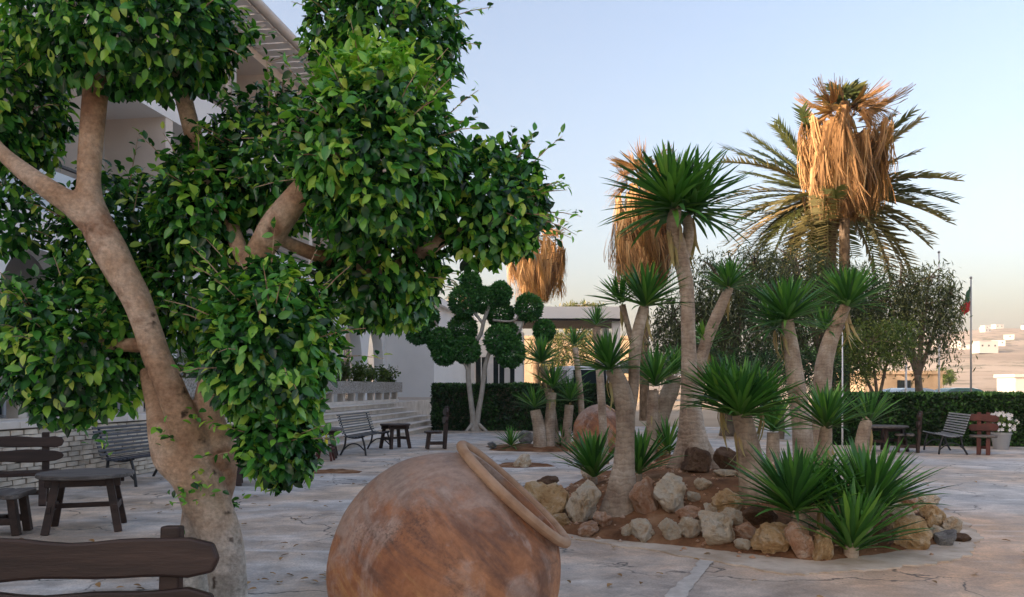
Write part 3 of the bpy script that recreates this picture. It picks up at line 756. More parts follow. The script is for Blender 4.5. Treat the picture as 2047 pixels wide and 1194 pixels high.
for px, py, L, n, lab in ((1188, 958, 100, 75, 'low yucca tuft at the left foot of the forked yucca'), (1277, 952, 95, 60, 'low yucca tuft at the right foot of the forked yucca')):
    bb = foot(px, py+12); bb = bb+np.array([0, -0.05, 0])
    yucca(lab, bb, [[(px, py+20, 0, 7), (px, py-4, 0, 6)]], [(px, py-6, 0, L, n, 66, (-.1 if px < 1230 else .1, -.1, 1))], gy)
b2 = foot(1390, 930)
yucca('tallest yucca with a smooth pale trunk and one wide crown against the sky', b2,
      [[(1388, 945, 0, 46), (1386, 900, 0, 36), (1382, 850, 0, 25), (1379, 780, 0, 17), (1376, 680, 0, 14.5), (1373, 580, 0, 14), (1364, 530, 0, 15), (1356, 490, 0, 16), (1346, 450, -.05, 14), (1352, 410, -.05, 11)],
       [(1364, 525, .02, 12), (1374, 485, .08, 12), (1376, 450, .12, 10), (1373, 425, .12, 7)],
       [(1346, 942, -.1, 17), (1364, 900, -.05, 16), (1376, 840, 0, 12)], [(1430, 942, -.1, 19), (1408, 900, -.05, 16), (1388, 840, 0, 12)], [(1392, 960, -.35, 24), (1388, 915, -.15, 24), (1383, 850, 0, 14)]],
      [(1346, 415, -.05, 142, 175, 110, (-.12, -.1, 1)), (1384, 425, .12, 136, 120, 110, (.22, -.1, 1))], gy)
b3 = foot(1402, 905)+np.array([0, 0.7, 0])
yucca('yucca leaning right behind the tallest one, its flat head before the trees', b3,
      [[(1380, 905, 0, 18), (1388, 830, 0, 14), (1394, 760, 0, 13), (1402, 715, 0, 12.5), (1425, 650, 0, 11.5), (1445, 605, 0, 10.5), (1458, 575, 0, 9)]],
      [(1456, 576, 0, 68, 100, 92, (.0, -.1, 1)), (1412, 690, .1, 60, 50, 92, (-.1, .1, 1))], gy)
b4 = foot(1508, 1000)
yucca('stout short yucca trunk in the middle carrying a broad bushy head', b4,
      [[(1520, 1015, 0, 36), (1510, 985, 0, 31), (1502, 930, 0, 26), (1492, 870, 0, 21), (1482, 828, 0, 18)]],
      [(1480, 832, 0, 128, 150, 84, (-.02, -.12, 1)), (1440, 800, .15, 100, 75, 88, (-.25, 0, 1)), (1522, 810, .2, 95, 65, 84, (.2, 0, 1))], gy)
b5 = foot(1600, 940)
yucca('straight yucca leaning slightly left with a shaggy high head', b5,
      [[(1612, 960, 0, 25), (1606, 900, 0, 21), (1600, 830, 0, 19), (1590, 760, 0, 17), (1581, 690, 0, 14.5), (1574, 640, 0, 12)]],
      [(1572, 640, 0, 104, 135, 98, (-.02, -.1, 1)), (1548, 655, .2, 78, 60, 105, (-.25, 0, 1))], gy)
b6 = foot(1648, 925)
yucca('curved yucca bending right with the rightmost high head', b6,
      [[(1640, 940, 0, 24), (1642, 880, 0, 20), (1643, 800, 0, 18), (1646, 740, 0, 18), (1657, 690, 0, 15.5), (1675, 645, 0, 13), (1690, 612, 0, 11)]],
      [(1694, 612, 0, 96, 130, 88, (.05, -.1, 1)), (1650, 660, .15, 60, 55, 100, (-.2, 0, 1))], gy)
b7 = foot(1648, 985)
yucca('knee-high yucca with a bright head before the curved trunk', b7,
      [[(1640, 1005, 0, 19), (1645, 930, 0, 17), (1650, 875, 0, 13), (1652, 852, 0, 10)]],
      [(1652, 856, 0, 96, 100, 80, (0, -.1, 1))], gy)
b8 = foot(1722, 955)
yucca('small yellow-green yucca on a thin stub at the right of the group', b8,
      [[(1722, 970, 0, 16), (1722, 900, 0, 14), (1730, 850, 0, 12), (1738, 842, 0, 10)]],
      [(1738, 846, 0, 76, 56, 66, (.05, -.1, 1))], gy)
b9 = foot(1595, 1075)
yucca('low spiky yucca clump spreading at the front of the rock garden', b9,
      [[(1600, 1095, 0, 20), (1598, 1040, 0, 16), (1594, 1018, 0, 13)]],
      [(1588, 1024, 0, 150, 120, 80, (-.05, -.15, 1)), (1640, 1010, .15, 110, 75, 72, (.12, 0, 1))], gy)
b10 = foot(1700, 1112)
yucca('large low yucca clump at the front right of the rock garden', b10,
      [[(1700, 1125, 0, 16), (1702, 1085, 0, 14)], [(1722, 1100, .3, 18), (1732, 1030, .35, 14)]],
      [(1702, 1100, 0, 150, 85, 70, (.12, -.15, 1)), (1735, 1026, .35, 160, 115, 78, (.12, -.05, 1))], gy)
# darker plants in the shade behind
for k, (px, py, L, n, tr, lab) in enumerate((
        (1310, 770, 92, 70, [(1300, 890, 0, 12), (1306, 780, 0, 11)], 'dark yucca behind the forked trunk and left of the tallest yucca'),
        (1350, 745, 62, 55, [(1296, 895, 0, 22), (1316, 840, 0, 20), (1340, 780, 0, 17), (1350, 752, 0, 12)], 'leaning bare yucca stem with a small head left of the tallest trunk'),
        (1192, 650, 44, 50, [(1210, 880, 0, 8), (1200, 760, 0, 8), (1192, 655, 0, 8)], 'slender yucca whose small round head shows before the canopy'),
        (1335, 870, 80, 45, None, 'dark stemless yucca tuft between the forked and the tallest yucca'),
        (1545, 860, 95, 60, [(1545, 930, 0, 14), (1545, 865, 0, 12)], 'dark yucca between the stout short trunk and the straight one'),
        (1755, 900, 70, 45, None, 'grassy yucca tuft behind the small yellow-green yucca'))):
    bb = np.array([P(px, 774, 14.2 if px != 1755 else 12.6)[0], 14.2 if px != 1755 else 12.6, 0.0])
    if px in (1310, 1335): bb[1] = 13.6
    if px == 1192: bb[1] = 16.5
    bb[0] = P(tr[0][0] if tr else px, 774, bb[1])[0]
    bb[2] = bed_h(bb[0], bb[1])
    if px == 1755 or tr is None:
        bb[2] = bed_h(bb[0], bb[1]); py = HY+(H-bb[2]-0.05)*F/bb[1]
    else:
        tr[0] = (tr[0][0], HY+(H-bb[2]+0.03)*F/bb[1], 0, tr[0][3])
    yucca(lab, bb, [tr] if tr else None, [(px, py, 0, L, n, 90, (0, -.1, 1))], gy)
# second, farther bed
g2 = 'yuccas of the small far bed'
for k, (px, py, L, n, trk, lab) in enumerate((
        (1082, 725, 62, 70, [(1112, 893, .2, 9), (1100, 800, .2, 8), (1086, 735, .2, 8)], 'far-bed yucca with the topmost head left of the thin stem'),
        (1148, 690, 42, 50, [(1166, 893, .3, 6), (1160, 790, .3, 6), (1150, 695, .3, 6)], 'far-bed yucca with one round head on a thin tall stem'),
        (1105, 775, 58, 60, [(1095, 896, 0, 15), (1098, 850, 0, 11), (1104, 785, 0, 9)], 'far-bed yucca with a bright middle head on a pale stem'),
        (1068, 815, 52, 50, [(1080, 898, -.1, 15), (1078, 860, -.1, 13), (1070, 820, -.1, 10)], 'far-bed yucca with the lowest stemmed head beside the hedge'),
        (1140, 800, 56, 55, [(1130, 893, .1, 10), (1138, 810, .1, 9)], 'far-bed yucca with a dark head right beside the terracotta jar'),
        (1022, 888, 44, 45, None, 'stemless far-bed yucca tuft at the left edge of the bed'),
        (1125, 885, 46, 40, None, 'stemless far-bed yucca tuft left of the terracotta jar'))):
    bx = trk[0][0] if trk else px
    D = 20.3+(trk[0][2] if trk else (-.1 if px < 1050 else .2)); bb = np.array([P(bx, 774, D)[0], D, 0.06])
    if trk: tr = [(a, b if i else HY+(H-0.03)*F/D, 0, r) for i, (a, b, c, r) in enumerate(trk)]
    yucca(lab, bb, [tr] if trk else None, [(px, py if trk else HY+(H-.1)*F/D, 0, L, n, 92, (0, -.1, 1))], g2)

# ------------------------------------------------------------------ big topiary ficus in front
FD = 5.2; FS = F/FD
ficus = empty('ficus_tree', P(430, HY+H*FS, FD), 'large clipped ficus tree with a twisted pale trunk in the left foreground', 'tree')
def ficus_trunk():
    mb = MB()
    def lim(*a, seed=0, n=20): mb.tube([P(x, y, FD+d) for x, y, d, r in a], [r/FS for x, y, d, r in a], n, wob=0.05, seed=seed, sub=6)
    yb = HY+H*FS+12
    lim((466, yb, -.10, 46), (458, 1190, -.10, 36), (446, 1090, -.10, 37), (415, 1010, -.05, 48), (388, 950, -.08, 46), (348, 905, -.05, 42), (326, 850, .05, 32), (312, 800, .12, 22), (290, 740, .2, 12), seed=1)
    lim((380, yb, .08, 42), (387, 1190, .08, 31), (388, 1100, .08, 31), (410, 1020, .05, 44), (428, 960, .06, 44), (436, 900, .04, 36), (416, 830, 0, 29), (424, 760, 0, 27), (440, 700, .02, 25), (480, 600, .04, 22), (500, 540, .03, 25), (545, 460, .0, 30), (590, 400, -.03, 26), (650, 330, -.08, 20), (720, 280, -.1, 12), seed=2)
    lim((402, 930, -.04, 34), (375, 860, -.10, 33), (346, 790, -.13, 29), (316, 720, -.14, 26), (292, 650, -.14, 26), (266, 585, -.13, 29), (222, 505, -.12, 32), (184, 425, -.11, 30), (178, 360, -.1, 22), (182, 280, -.08, 22), (190, 200, -.05, 24), (196, 130, -.02, 25), (215, 70, 0, 14), seed=3)
    lim((205, 475, -.12, 22), (150, 415, -.14, 23), (100, 380, -.15, 21), (50, 345, -.12, 18), (0, 300, -.05, 13), (-40, 240, 0, 7), seed=4)
    lim((498, 548, .06, 14), (440, 400, .30, 20), (395, 295, .28, 19), (365, 190, .2, 18), (340, 110, .15, 12), seed=5)
    lim((540, 468, .02, 12), (620, 505, .2, 15), (710, 530, .35, 18), (800, 530, .35, 18), (865, 490, .25, 17), (930, 450, .2, 10), seed=6)
    lim((650, 340, 0, 18), (720, 220, .15, 16), (760, 110, .25, 12), seed=7)
    lim((470, 660, 0, 16), (520, 690, -.15, 14), (560, 740, -.25, 9), seed=8)
    lim((300, 690, .05, 16), (220, 690, .15, 14), (150, 690, .2, 9), seed=9)
    o = mb.build('trunk', M['ficus_bark'], ficus, smooth=True)
    m = o.modifiers.new('remesh', 'REMESH'); m.mode = 'VOXEL'; m.voxel_size = 0.012; m.use_smooth_shade = True
    s = o.modifiers.new('smooth', 'SMOOTH'); s.factor = 0.5; s.iterations = 3
ficus_trunk()
CL = [  # cx, cy, depth offset, rx, ry px, rz m, n
    ('topmost left', 265, 62, -.05, 222, 118, .55, 4300), ('left edge', 25, 205, .3, 95, 135, .40, 2300),
    ('large front', 752, 305, -.25, 160, 180, .50, 4700), ('middle', 555, 325, .45, 140, 135, .45, 2700), ('inner middle', 400, 405, .22, 88, 120, .25, 1700),
    ('top right', 765, 85, .35, 152, 140, .50, 3600), ('far right', 978, 405, .25, 112, 116, .36, 2600),
    ('right underside', 765, 545, .40, 122, 110, .40, 2800), ('low right', 540, 690, -.30, 128, 165, .42, 3800),
    ('low left', 140, 690, .30, 158, 150, .45, 3800), ('rear left', 235, 480, .60, 125, 140, .35, 2000),
    ('left fringe', 20, 430, .35, 45, 80, .22, 380), ('low right tail', 560, 880, -.30, 75, 85, .24, 1200), ('rear middle', 400, 560, .62, 140, 140, .35, 2200)]
LM = {}
def ficus_crowns():
    leafm = {}
    for k in range(3):
        for ti, tn in enumerate((.08, .2, .32, .45, .6, .78, .95)):
            V, Fc = FT[k]; leafm[k, ti] = to_mesh('ficus_leaf', V, Fc, M['ficus_leaf'], True, np.full(len(V), tn))
    tints = np.array((.08, .2, .32, .45, .6, .78, .95))
    base = np.array(ficus.location); allv = []
    for ci, (nm, cx, cy, dd, rx, ry, rz, n) in enumerate(CL):
        rr = np.random.default_rng(100+ci); D = FD+dd; s = F/D; c = P(cx, cy, D); rad = np.array([rx/s, rz, ry/s])
        d = norm(rr.normal(size=(n, 3)))
        nz = np.array([mnoise.fractal(Vector(v*1.9+ci*7.3), 1.0, 2.0, 3) for v in d]); fz = np.array([mnoise.noise(Vector(v*5.0+ci*3.1)) for v in d])
        rf = (1+0.16*nz+0.08*fz)*(1-0.42*rr.random(n)**2.0)
        p = c+d*rad*rf[:, None]
        out = norm(d/rad)
        # sprigs that stick out of the clipped outline
        ns = max(14, n//110); sd_ = norm(rr.normal(size=(ns, 3))); sd_[:, 2] = np.abs(sd_[:, 2])*1.0-0.25*(rr.random(ns) < .35)*2; sd_ = norm(sd_)
        sp = []; so = []; stw = MB()
        for q in sd_:
            r0 = c+q*rad*0.85; g = norm(q/rad+np.array([0, 0, .4])+rr.normal(0, .25, 3)); Ls = (0.16+0.2*rr.random())*min(1, rad.min()/.4+.3)
            stw.tube([r0, r0+g*Ls*.6, r0+g*Ls+np.array([0, 0, -.02])], [.004, .003, .0015], 5)
            for t in np.linspace(.35, 1, 7):
                sp.append(r0+g*Ls*t); so.append(norm(g*.6+rr.normal(0, .6, 3)))
        sp = np.array(sp); so = np.array(so)
        dirn = norm(out*0.55+rr.normal(0, .62, (n, 3))+np.array([0, 0, -.45]))
        nh = norm(out*0.8+np.array([0, -.1, .75])+rr.normal(0, .35, (n, 3)))
        size = 0.078*(0.7+0.6*rr.random(n))
        cl = np.array([mnoise.noise(Vector(v*6.0)) for v in p])
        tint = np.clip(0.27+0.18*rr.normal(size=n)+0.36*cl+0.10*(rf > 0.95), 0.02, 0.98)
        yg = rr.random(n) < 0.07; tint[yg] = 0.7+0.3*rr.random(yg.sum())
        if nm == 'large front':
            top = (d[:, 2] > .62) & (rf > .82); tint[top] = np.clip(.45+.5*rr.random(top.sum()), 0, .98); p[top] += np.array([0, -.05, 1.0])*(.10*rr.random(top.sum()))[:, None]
        m2 = len(sp)
        p = np.vstack([p, sp]); dirn = np.vstack([dirn, so]); nh = np.vstack([nh, norm(np.array([0, -.2, 1.0])+rr.normal(0, .5, (m2, 3)))])
        size = np.concatenate([size, 0.06*(.7+.5*rr.random(m2))]); tint = np.concatenate([tint, np.clip(.45+.25*rr.normal(size=m2), .1, .95)])
        # keep leaves off the bare limbs that show in front of the crown
        crown = link('crown', None, ficus) if False else None
        # nearest leaves become objects of their own
        dist = np.linalg.norm(p-np.array([0, 0, H]), axis=1); score = dist-size*6
        k = max(10, int(round(300*n/36000))); sel = np.argsort(score)[:k*3:3]
        msk = np.ones(len(p), bool); msk[sel] = False
        kinds = rr.integers(0, 3, len(p)); Vs = []; Fs = []; Ts = []; off = 0
        for kk in range(3):
            w = msk & (kinds == kk)
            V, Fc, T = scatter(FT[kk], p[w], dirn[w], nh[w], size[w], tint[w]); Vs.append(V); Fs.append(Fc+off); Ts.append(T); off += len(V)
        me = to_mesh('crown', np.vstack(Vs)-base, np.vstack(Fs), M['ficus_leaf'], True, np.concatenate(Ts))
        cr = link('crown', me, ficus); tag(cr, nm+' leaf clump', kind='stuff')
        stw.build('twig', M['ficus_bark'], cr, off=base, fix=False)
        for i in sel:
            o = bpy.data.objects.new('leaf', leafm[int(kinds[i]), int(np.argmin(abs(tints-tint[i])))]); COL.objects.link(o)
            o.parent = cr; o.matrix_local = frame_mat(p[i]-base, dirn[i], nh[i], size[i])
    # shoots on the trunk
    rr = np.random.default_rng(5); mbp = []; mbd = []
    for x, y, n_, r_ in ((400, 975, 26, 26), (372, 990, 14, 16), (365, 1080, 6, 8), (400, 835, 12, 16), (330, 870, 10, 14), (470, 1005, 10, 12), (200, 880, 14, 22)):
        for _ in range(n_):
            mbp.append(P(x+rr.normal(0, r_), y+rr.normal(0, r_*.7), FD-.22+(0.35 if x in (470, 200) else 0)+rr.normal(0, .03))); mbd.append(norm(rr.normal(0, 1, 3)+np.array([0, -.5, .3])))
    mbp = np.array(mbp); mbd = np.array(mbd)
    V, Fc, T = scatter(FT[0], mbp, mbd, norm(rr.normal(0, .5, mbp.shape)+np.array([0, -.3, 1])), .06*(.6+.6*rr.random(len(mbp))), np.clip(.5+.22*rr.normal(size=len(mbp)), .1, .95))
    tag(link('trunk_shoots', to_mesh('trunk_shoots', V-base, Fc, M['ficus_leaf'], True, T), ficus), kind='stuff')
ficus_crowns()

# ------------------------------------------------------------------ rocks
def make_rock(seed, pit):
    import bmesh
    bm = bmesh.new(); bmesh.ops.create_icosphere(bm, subdivisions=4, radius=1.0)
    rr = np.random.default_rng(seed); planes = [(Vector(norm(rr.normal(size=3))), 0.55+0.35*rr.random()) for _ in range(9)]
    o = Vector(rr.random(3)*50)
    for v in bm.verts:
        d = v.co.normalized(); r = 1.15
        for n_, h in planes:
            k = d.dot(n_)
            if k > 0.05: r = min(r, h/k)
        r *= 1+0.16*mnoise.fractal(d*1.7+o, 1.0, 2.0, 5)
        if pit:
            w = mnoise.fractal(d*4.5+o, 0.9, 2.2, 4); r -= pit*max(0, w)*0.55
            vd = mnoise.voronoi(d*3.2+o)[0][0]; r -= pit*0.5*max(0, 0.34-vd)
        v.co = d*r
    me = bpy.data.meshes.new('rock'); bm.to_mesh(me); bm.free()
    me.polygons.foreach_set('use_smooth', np.zeros(len(me.polygons), dtype=bool))
    return me
ROCK = {}
for k in range(5):
    for kind, mt, pit in (('pale', 'rock_pale', .35), ('ochre', 'rock_ochre', .5), ('orange', 'rock_orange', .25), ('brown', 'rock_brown', .15), ('grey', 'rock_grey', .2)):
        me = make_rock(20+k*5+len(kind), pit); me.materials.append(M[mt]); ROCK[kind, k] = me
ROCKS = [ # x0, y0, x1, y1 (pixels), kind, label
 (1052, 972, 1140, 1046, 'ochre', 'large pitted rock beside the mouth of the big jar'),
 (1070, 956, 1120, 984, 'brown', 'brownish low rock behind the pitted rock by the jar mouth'),
 (1038, 975, 1072, 1005, 'grey', 'grey-white rock half hidden by the jar rim'),
 (1140, 970, 1196, 1046, 'pale', 'tall upright cream rock left of the forked yucca'),
 (1120, 1008, 1150, 1032, 'pale', 'small white rock wedged left of the tall cream rock'),
 (1094, 1030, 1146, 1054, 'ochre', 'flat tan rock below the pitted rock by the jar mouth'),
 (1189, 1027, 1223, 1056, 'orange', 'orange wedge rock at the foot of the forked yucca'),
 (1154, 1048, 1202, 1073, 'orange', 'flat pinkish rock lying on the cement edge near the jar mouth'),
 (1264, 960, 1313, 1032, 'orange', 'tall pinkish orange rock right of the forked yucca'),
 (1311, 955, 1373, 1028, 'pale', 'blocky rock with a white top in the middle of the bed'),
 (1389, 960, 1425, 982, 'pale', 'small pale pink rock alone on the brown soil'),
 (1376, 988, 1402, 1008, 'pale', 'little cream stone right of the white-topped block'),
 (1430, 986, 1488, 1036, 'ochre', 'long tan rock leaning against the stout short yucca'),
 (1404, 1034, 1476, 1092, 'pale', 'long smooth pale slab sloping down to the right'),
 (1444, 1024, 1489, 1056, 'pale', 'cream rock above the right end of the sloping slab'),
 (1356, 1016, 1402, 1046, 'orange', 'knobbly pinkish rock above the white front rocks'),
 (1412, 1012, 1440, 1036, 'pale', 'narrow pale rock touching the long tan rock'),
 (1364, 1042, 1406, 1080, 'pale', 'white hollowed rock left of the sloping slab'),
 (1324, 1042, 1360, 1086, 'pale', 'rounded white rock with a brown base on the front edge'),
 (1262, 1050, 1314, 1086, 'pale', 'pinkish white rock with a dark hole on the front edge'),
 (1243, 1054, 1270, 1074, 'pale', 'small flat white rock at the left end of the front row'),
 (1474, 1052, 1516, 1082, 'orange', 'mushroom-shaped pinkish rock left of the big ochre boulder'),
 (1472, 1086, 1506, 1106, 'pale', 'small pale rock on the cement below the mushroom-shaped rock'),
 (1511, 1056, 1586, 1110, 'ochre', 'big smooth ochre boulder at the front of the bed'),
 (1580, 1054, 1628, 1122, 'orange', 'reddish upright stone below the low front yucca'),
 (1628, 1068, 1672, 1124, 'ochre', 'rounded brown-ochre stone between the two low yuccas'),
 (1490, 1018, 1562, 1058, 'brown', 'dark brown rock behind the big ochre boulder'),
 (1427, 942, 1476, 956, 'pale', 'thin pale elongated stone touching the stout yucca trunk'),
 (1368, 902, 1426, 948, 'brown', 'big brown boulder at the foot of the tallest yucca'),
 (1432, 900, 1474, 944, 'brown', 'dark rough boulder between the tallest yucca and the stout one'),
 (1312, 876, 1342, 915, 'ochre', 'tan rock just left of the tallest yucca foot'),
 (1164, 924, 1202, 962, 'pale', 'pale rock under the leaves of the left low tuft'),
 (1790, 1040, 1868, 1106, 'ochre', 'largest pitted ochre rock of the right-hand pile'),
 (1784, 1018, 1842, 1064, 'pale', 'pinkish white rock on top of the largest right-hand rock'),
 (1834, 1030, 1866, 1060, 'brown', 'rounded brown stone in the middle of the right-hand pile'),
 (1852, 1012, 1898, 1066, 'ochre', 'leaning tan rock at the right shoulder of the pile'),
 (1806, 990, 1842, 1018, 'orange', 'reddish cube-like rock crowning the right-hand pile'),
 (1840, 992, 1880, 1014, 'pale', 'white flat rock behind the top of the right-hand pile'),
 (1776, 1002, 1812, 1034, 'ochre', 'tan rock at the left shoulder of the right-hand pile'),
 (1892, 1038, 1928, 1078, 'pale', 'pale wedge rock at the right tip of the pile'),
 (1866, 1058, 1900, 1092, 'pale', 'whitish rock right of the largest pitted ochre rock'),
 (1880, 1064, 1914, 1098, 'grey', 'grey striped stone at the foot of the right-hand pile'),
 (1752, 1020, 1792, 1052, 'orange', 'pink rock between the low right yucca and the pile'),
 (1742, 1058, 1790, 1100, 'brown', 'dark rock in the shade of the low right yucca'),
 (1745, 985, 1790, 1020, 'pale', 'white rock behind the leaves of the low right yucca'),
 (1690, 985, 1722, 1020, 'pale', 'white rock glimpsed between the two low yuccas'),
 (1905, 1072, 1950, 1090, 'brown', 'flat dark sliver of stone pointing right from the pile'),
]
def put_rock(x0, y0, x1, y1, kind, label, k, group='rocks of the rock garden', ground=None):
    xc = (x0+x1)/2; b = hit(xc, y1-2) if ground is None else ground(xc, y1-2)
    D = b[1]; s = F/D; w = (x1-x0)/s; h = (y1-y0)/s
    rr = np.random.default_rng(int(x0*7+y0))
    dep = max(min(w, h*1.3)*0.9, 0.5*w)
    me = ROCK[kind, k % 5]
    o = link('rock', me); tag(o, label, 'rock', group)
    rot = Matrix.Rotation(rr.normal(0, 0.15), 4, 'Y') @ Matrix.Rotation(rr.random()*6.28, 4, 'Z') @ Matrix.Rotation(rr.normal(0, 0.3), 4, 'X')
    co = np.zeros(len(me.vertices)*3); me.vertices.foreach_get('co', co); co = co.reshape(-1, 3) @ np.array(rot.to_3x3()).T
    ext = co.max(0)-co.min(0); mid = (co.max(0)+co.min(0))/2
    sc = np.array([w*1.18, dep*1.1, h*1.22])/ext
    S = Matrix.Diagonal((*sc, 1.0))
    ctr = np.array([b[0], D+dep*0.42, b[2]+h*0.5-0.04*h])-mid*sc
    o.matrix_world = Matrix.Translation(Vector(ctr)) @ S @ rot
    return o
for i, r_ in enumerate(ROCKS): put_rock(*r_, i)
gb = lambda x, y: G(x, y, 0.03)
for i, r_ in enumerate(((1091, 878, 1113, 899, 'pale', 'pale rock at the front of the far bed'), (1111, 874, 1128, 892, 'orange', 'pinkish rock behind the pale rock in the far bed'),
                        (1135, 886, 1152, 905, 'ochre', 'small tan stone at the foot of the far jar'), (975, 886, 992, 900, 'grey', 'grey stone at the left tip of the far bed'),
                        (1042, 860, 1062, 892, 'grey', 'upright grey rock among the far-bed yuccas'))):
    put_rock(*r_, i+2, 'rocks of the small far bed', gb)
put_rock(1018, 922, 1068, 937, 'pale', 'whitish stone lying in the shallow soil pit behind the big jar', 3, None, G)
# crumbs of stone and dry litter on the soil
def litter():
    rr = np.random.default_rng(77); me = ROCK['ochre', 1]; tv = np.array([[0,0,.6],[.9,0,0],[0,.9,0],[-.9,0,0],[0,-.8,0],[0,0,-.4]]); tf = np.array([(0,1,2),(0,2,3),(0,3,4),(0,4,1),(5,2,1),(5,3,2),(5,4,3),(5,1,4)])
    ps = []
    while len(ps) < 900:
        x, y = rr.uniform(-.1, 5.2), rr.uniform(7.1, 13)
        d = poly_dist((x, y), BEDA)
        if d > -0.25 and (d > 0.05 or rr.random() < .25): ps.append((x, y, bed_h(x, y)+.003+(0.02 if d <= 0 else 0)))
    ps = np.array(ps); n = len(ps)
    V, Fc, T = scatter((tv, tf), ps, norm(rr.normal(size=(n, 3))*np.array([1, 1, .2])), np.tile([0, 0, 1.0], (n, 1)), rr.gamma(2.0, .008, n)+.006, np.zeros(n))
    tag(link('stone_chips', to_mesh('stone_chips', V, Fc, M['rock_orange'])), 'small stone chips scattered over the soil of the rock garden', 'gravel', kind='stuff')
litter()

# ------------------------------------------------------------------ jars
def jar(label, c, Rb, axis, dist, rr_, seed):
    c = np.asarray(c, float); ax = norm(axis)
    q = Vector((0, 0, 1)).rotation_difference(Vector(ax)).to_matrix()
    root = empty('terracotta_jar', (c[0], c[1], 0), label, 'jar', 'large terracotta jars')
    zr = dist; prof = [(0.0, -Rb*1.06), (Rb*.30, -Rb*1.05), (Rb*.36, -Rb*1.0)]
    for k in range(1, 34):
        a = -1.15+(k/33)*(math.asin(zr/Rb/1.02)+1.15)
        prof.append((Rb*math.cos(a)*(1+.0*a), Rb*1.02*math.sin(a)))
    prof.append((rr_*.93, zr+.012*Rb/.6)); prof.append((rr_*.92, zr+.03))
    th = .045*Rb/.6
    inner = [(rr_*.92-th, zr+.03)]+[(max((Rb-th)*math.cos(a), .01), (Rb*1.02-th)*math.sin(a)) for a in np.linspace(math.asin(min(.99, zr/Rb/1.02)), -1.5, 14)]
    mb = MB(); mb.lathe(prof+inner, 72, q, c)
    o = mb.build('body', M['terracotta'], root, smooth=True)
    # hand-made unevenness
    me = o.data; co = np.zeros(len(me.vertices)*3); me.vertices.foreach_get('co', co); co = co.reshape(-1, 3)
    dv = co-(c-np.array(root.location)); nz = np.array([mnoise.fractal(Vector(v*2.2+seed), 1.0, 2.0, 3) for v in dv]); co += dv*(0.012*nz)[:, None]
    me.vertices.foreach_set('co', co.ravel()); me.update()
    mb = MB(); t = .028*Rb/.6; pr = [(rr_+t*math.cos(a)*1.0, zr+.03+t*.95*math.sin(a)) for a in np.linspace(0, 2*math.pi, 13)]
    mb.lathe(pr, 72, q, c); mb.build('rim', M['jar_rim'], root, smooth=True)
    return root
jar('huge weathered terracotta jar tipped on its side in the foreground', P(890, 1136, 4.44), .60, (.675, -.01, .737), .50, .368, 1.0)
jar('smaller-looking far terracotta jar behind the forked yucca', P(1199, 862, 19.2)+np.array([0, 0, 0]), .60, (.6, .1, .78), .49, .30, 5.0)

# ================================================================== furniture
def wavy_plank(mb, L, hgt, t, O, ex, ez, en, seed, n=14):
    rr = np.random.default_rng(seed); xs = np.linspace(-L/2, L/2, n)
    ph = rr.random(4)*6.28; top = []; bot = []
    for i, x in enumerate(xs):
        e = 1.0 if 0 < i < n-1 else 0.62
        top.append((x, hgt/2*e+0.012*math.sin(x*5+ph[0])+0.006*math.sin(x*13+ph[1]))); bot.append((x, -hgt/2*e+0.012*math.sin(x*4.3+ph[2])+0.006*math.sin(x*11+ph[3])))
    ends = [(L/2+0.025, 0.0)]; ends2 = [(-L/2-0.025, 0.0)]
    mb.prism(bot+ends+top[::-1]+ends2, t, O, ex, ez, en)
def log_bench(label, loc, rz, L=1.5, planks=2, seat_h=.43, back_h=.86, group='rustic dark wood seats', cat='bench', name='log_bench', mat='dark_wood', seatmat=None, ph=.17):
    """faces local -y; origin on the ground below the middle of the seat"""
    r = empty(name, loc, label, cat, group, rz); z0 = (0, 0, 0); mt = M[mat]; sm = M[seatmat or mat]; sd_ = int(abs(loc[0]*100)+L*10)
    for k, y in enumerate((-.17, .03)):
        mb = MB(); wavy_plank(mb, L, .19, .05, (0, y, seat_h-.05), (1, 0, 0), (0, 1, 0), (0, 0, 1), sd_+k); mb.build('seat_board', sm, r, off=z0, bevel=.008)
    for k in range(planks):
        zc = back_h-ph/2-k*(ph+.045); yb = .16+.10*(zc-seat_h)
        mb = MB(); wavy_plank(mb, L+.06, ph, .05, (0, yb, zc), (1, 0, 0), (0, .1, 1), (0, 1, -.1), sd_+7+k, 16); mb.build('back_board', mt, r, off=z0, bevel=.012)
    for sx in (-1, 1):
        x = sx*(L/2-.16)
        MB().beam((x, .20, 0), (x, .265, back_h+.045), .085, .07, (0, 1, 0)).build('back_post', mt, r, off=z0, bevel=.01)
        MB().beam((x, -.22, 0), (x, -.17, seat_h-.051), .085, .075, (0, 1, 0)).build('leg', mt, r, off=z0, bevel=.008)
        MB().beam((x, -.18, .14), (x, .17, .14), .05, .07).build('stretcher', mt, r, off=z0, bevel=.006)
    MB().beam((-L/2+.2, 0, .15), (L/2-.2, 0, .15), .05, .06).build('long_stretcher', mt, r, off=z0, bevel=.006)
    return r
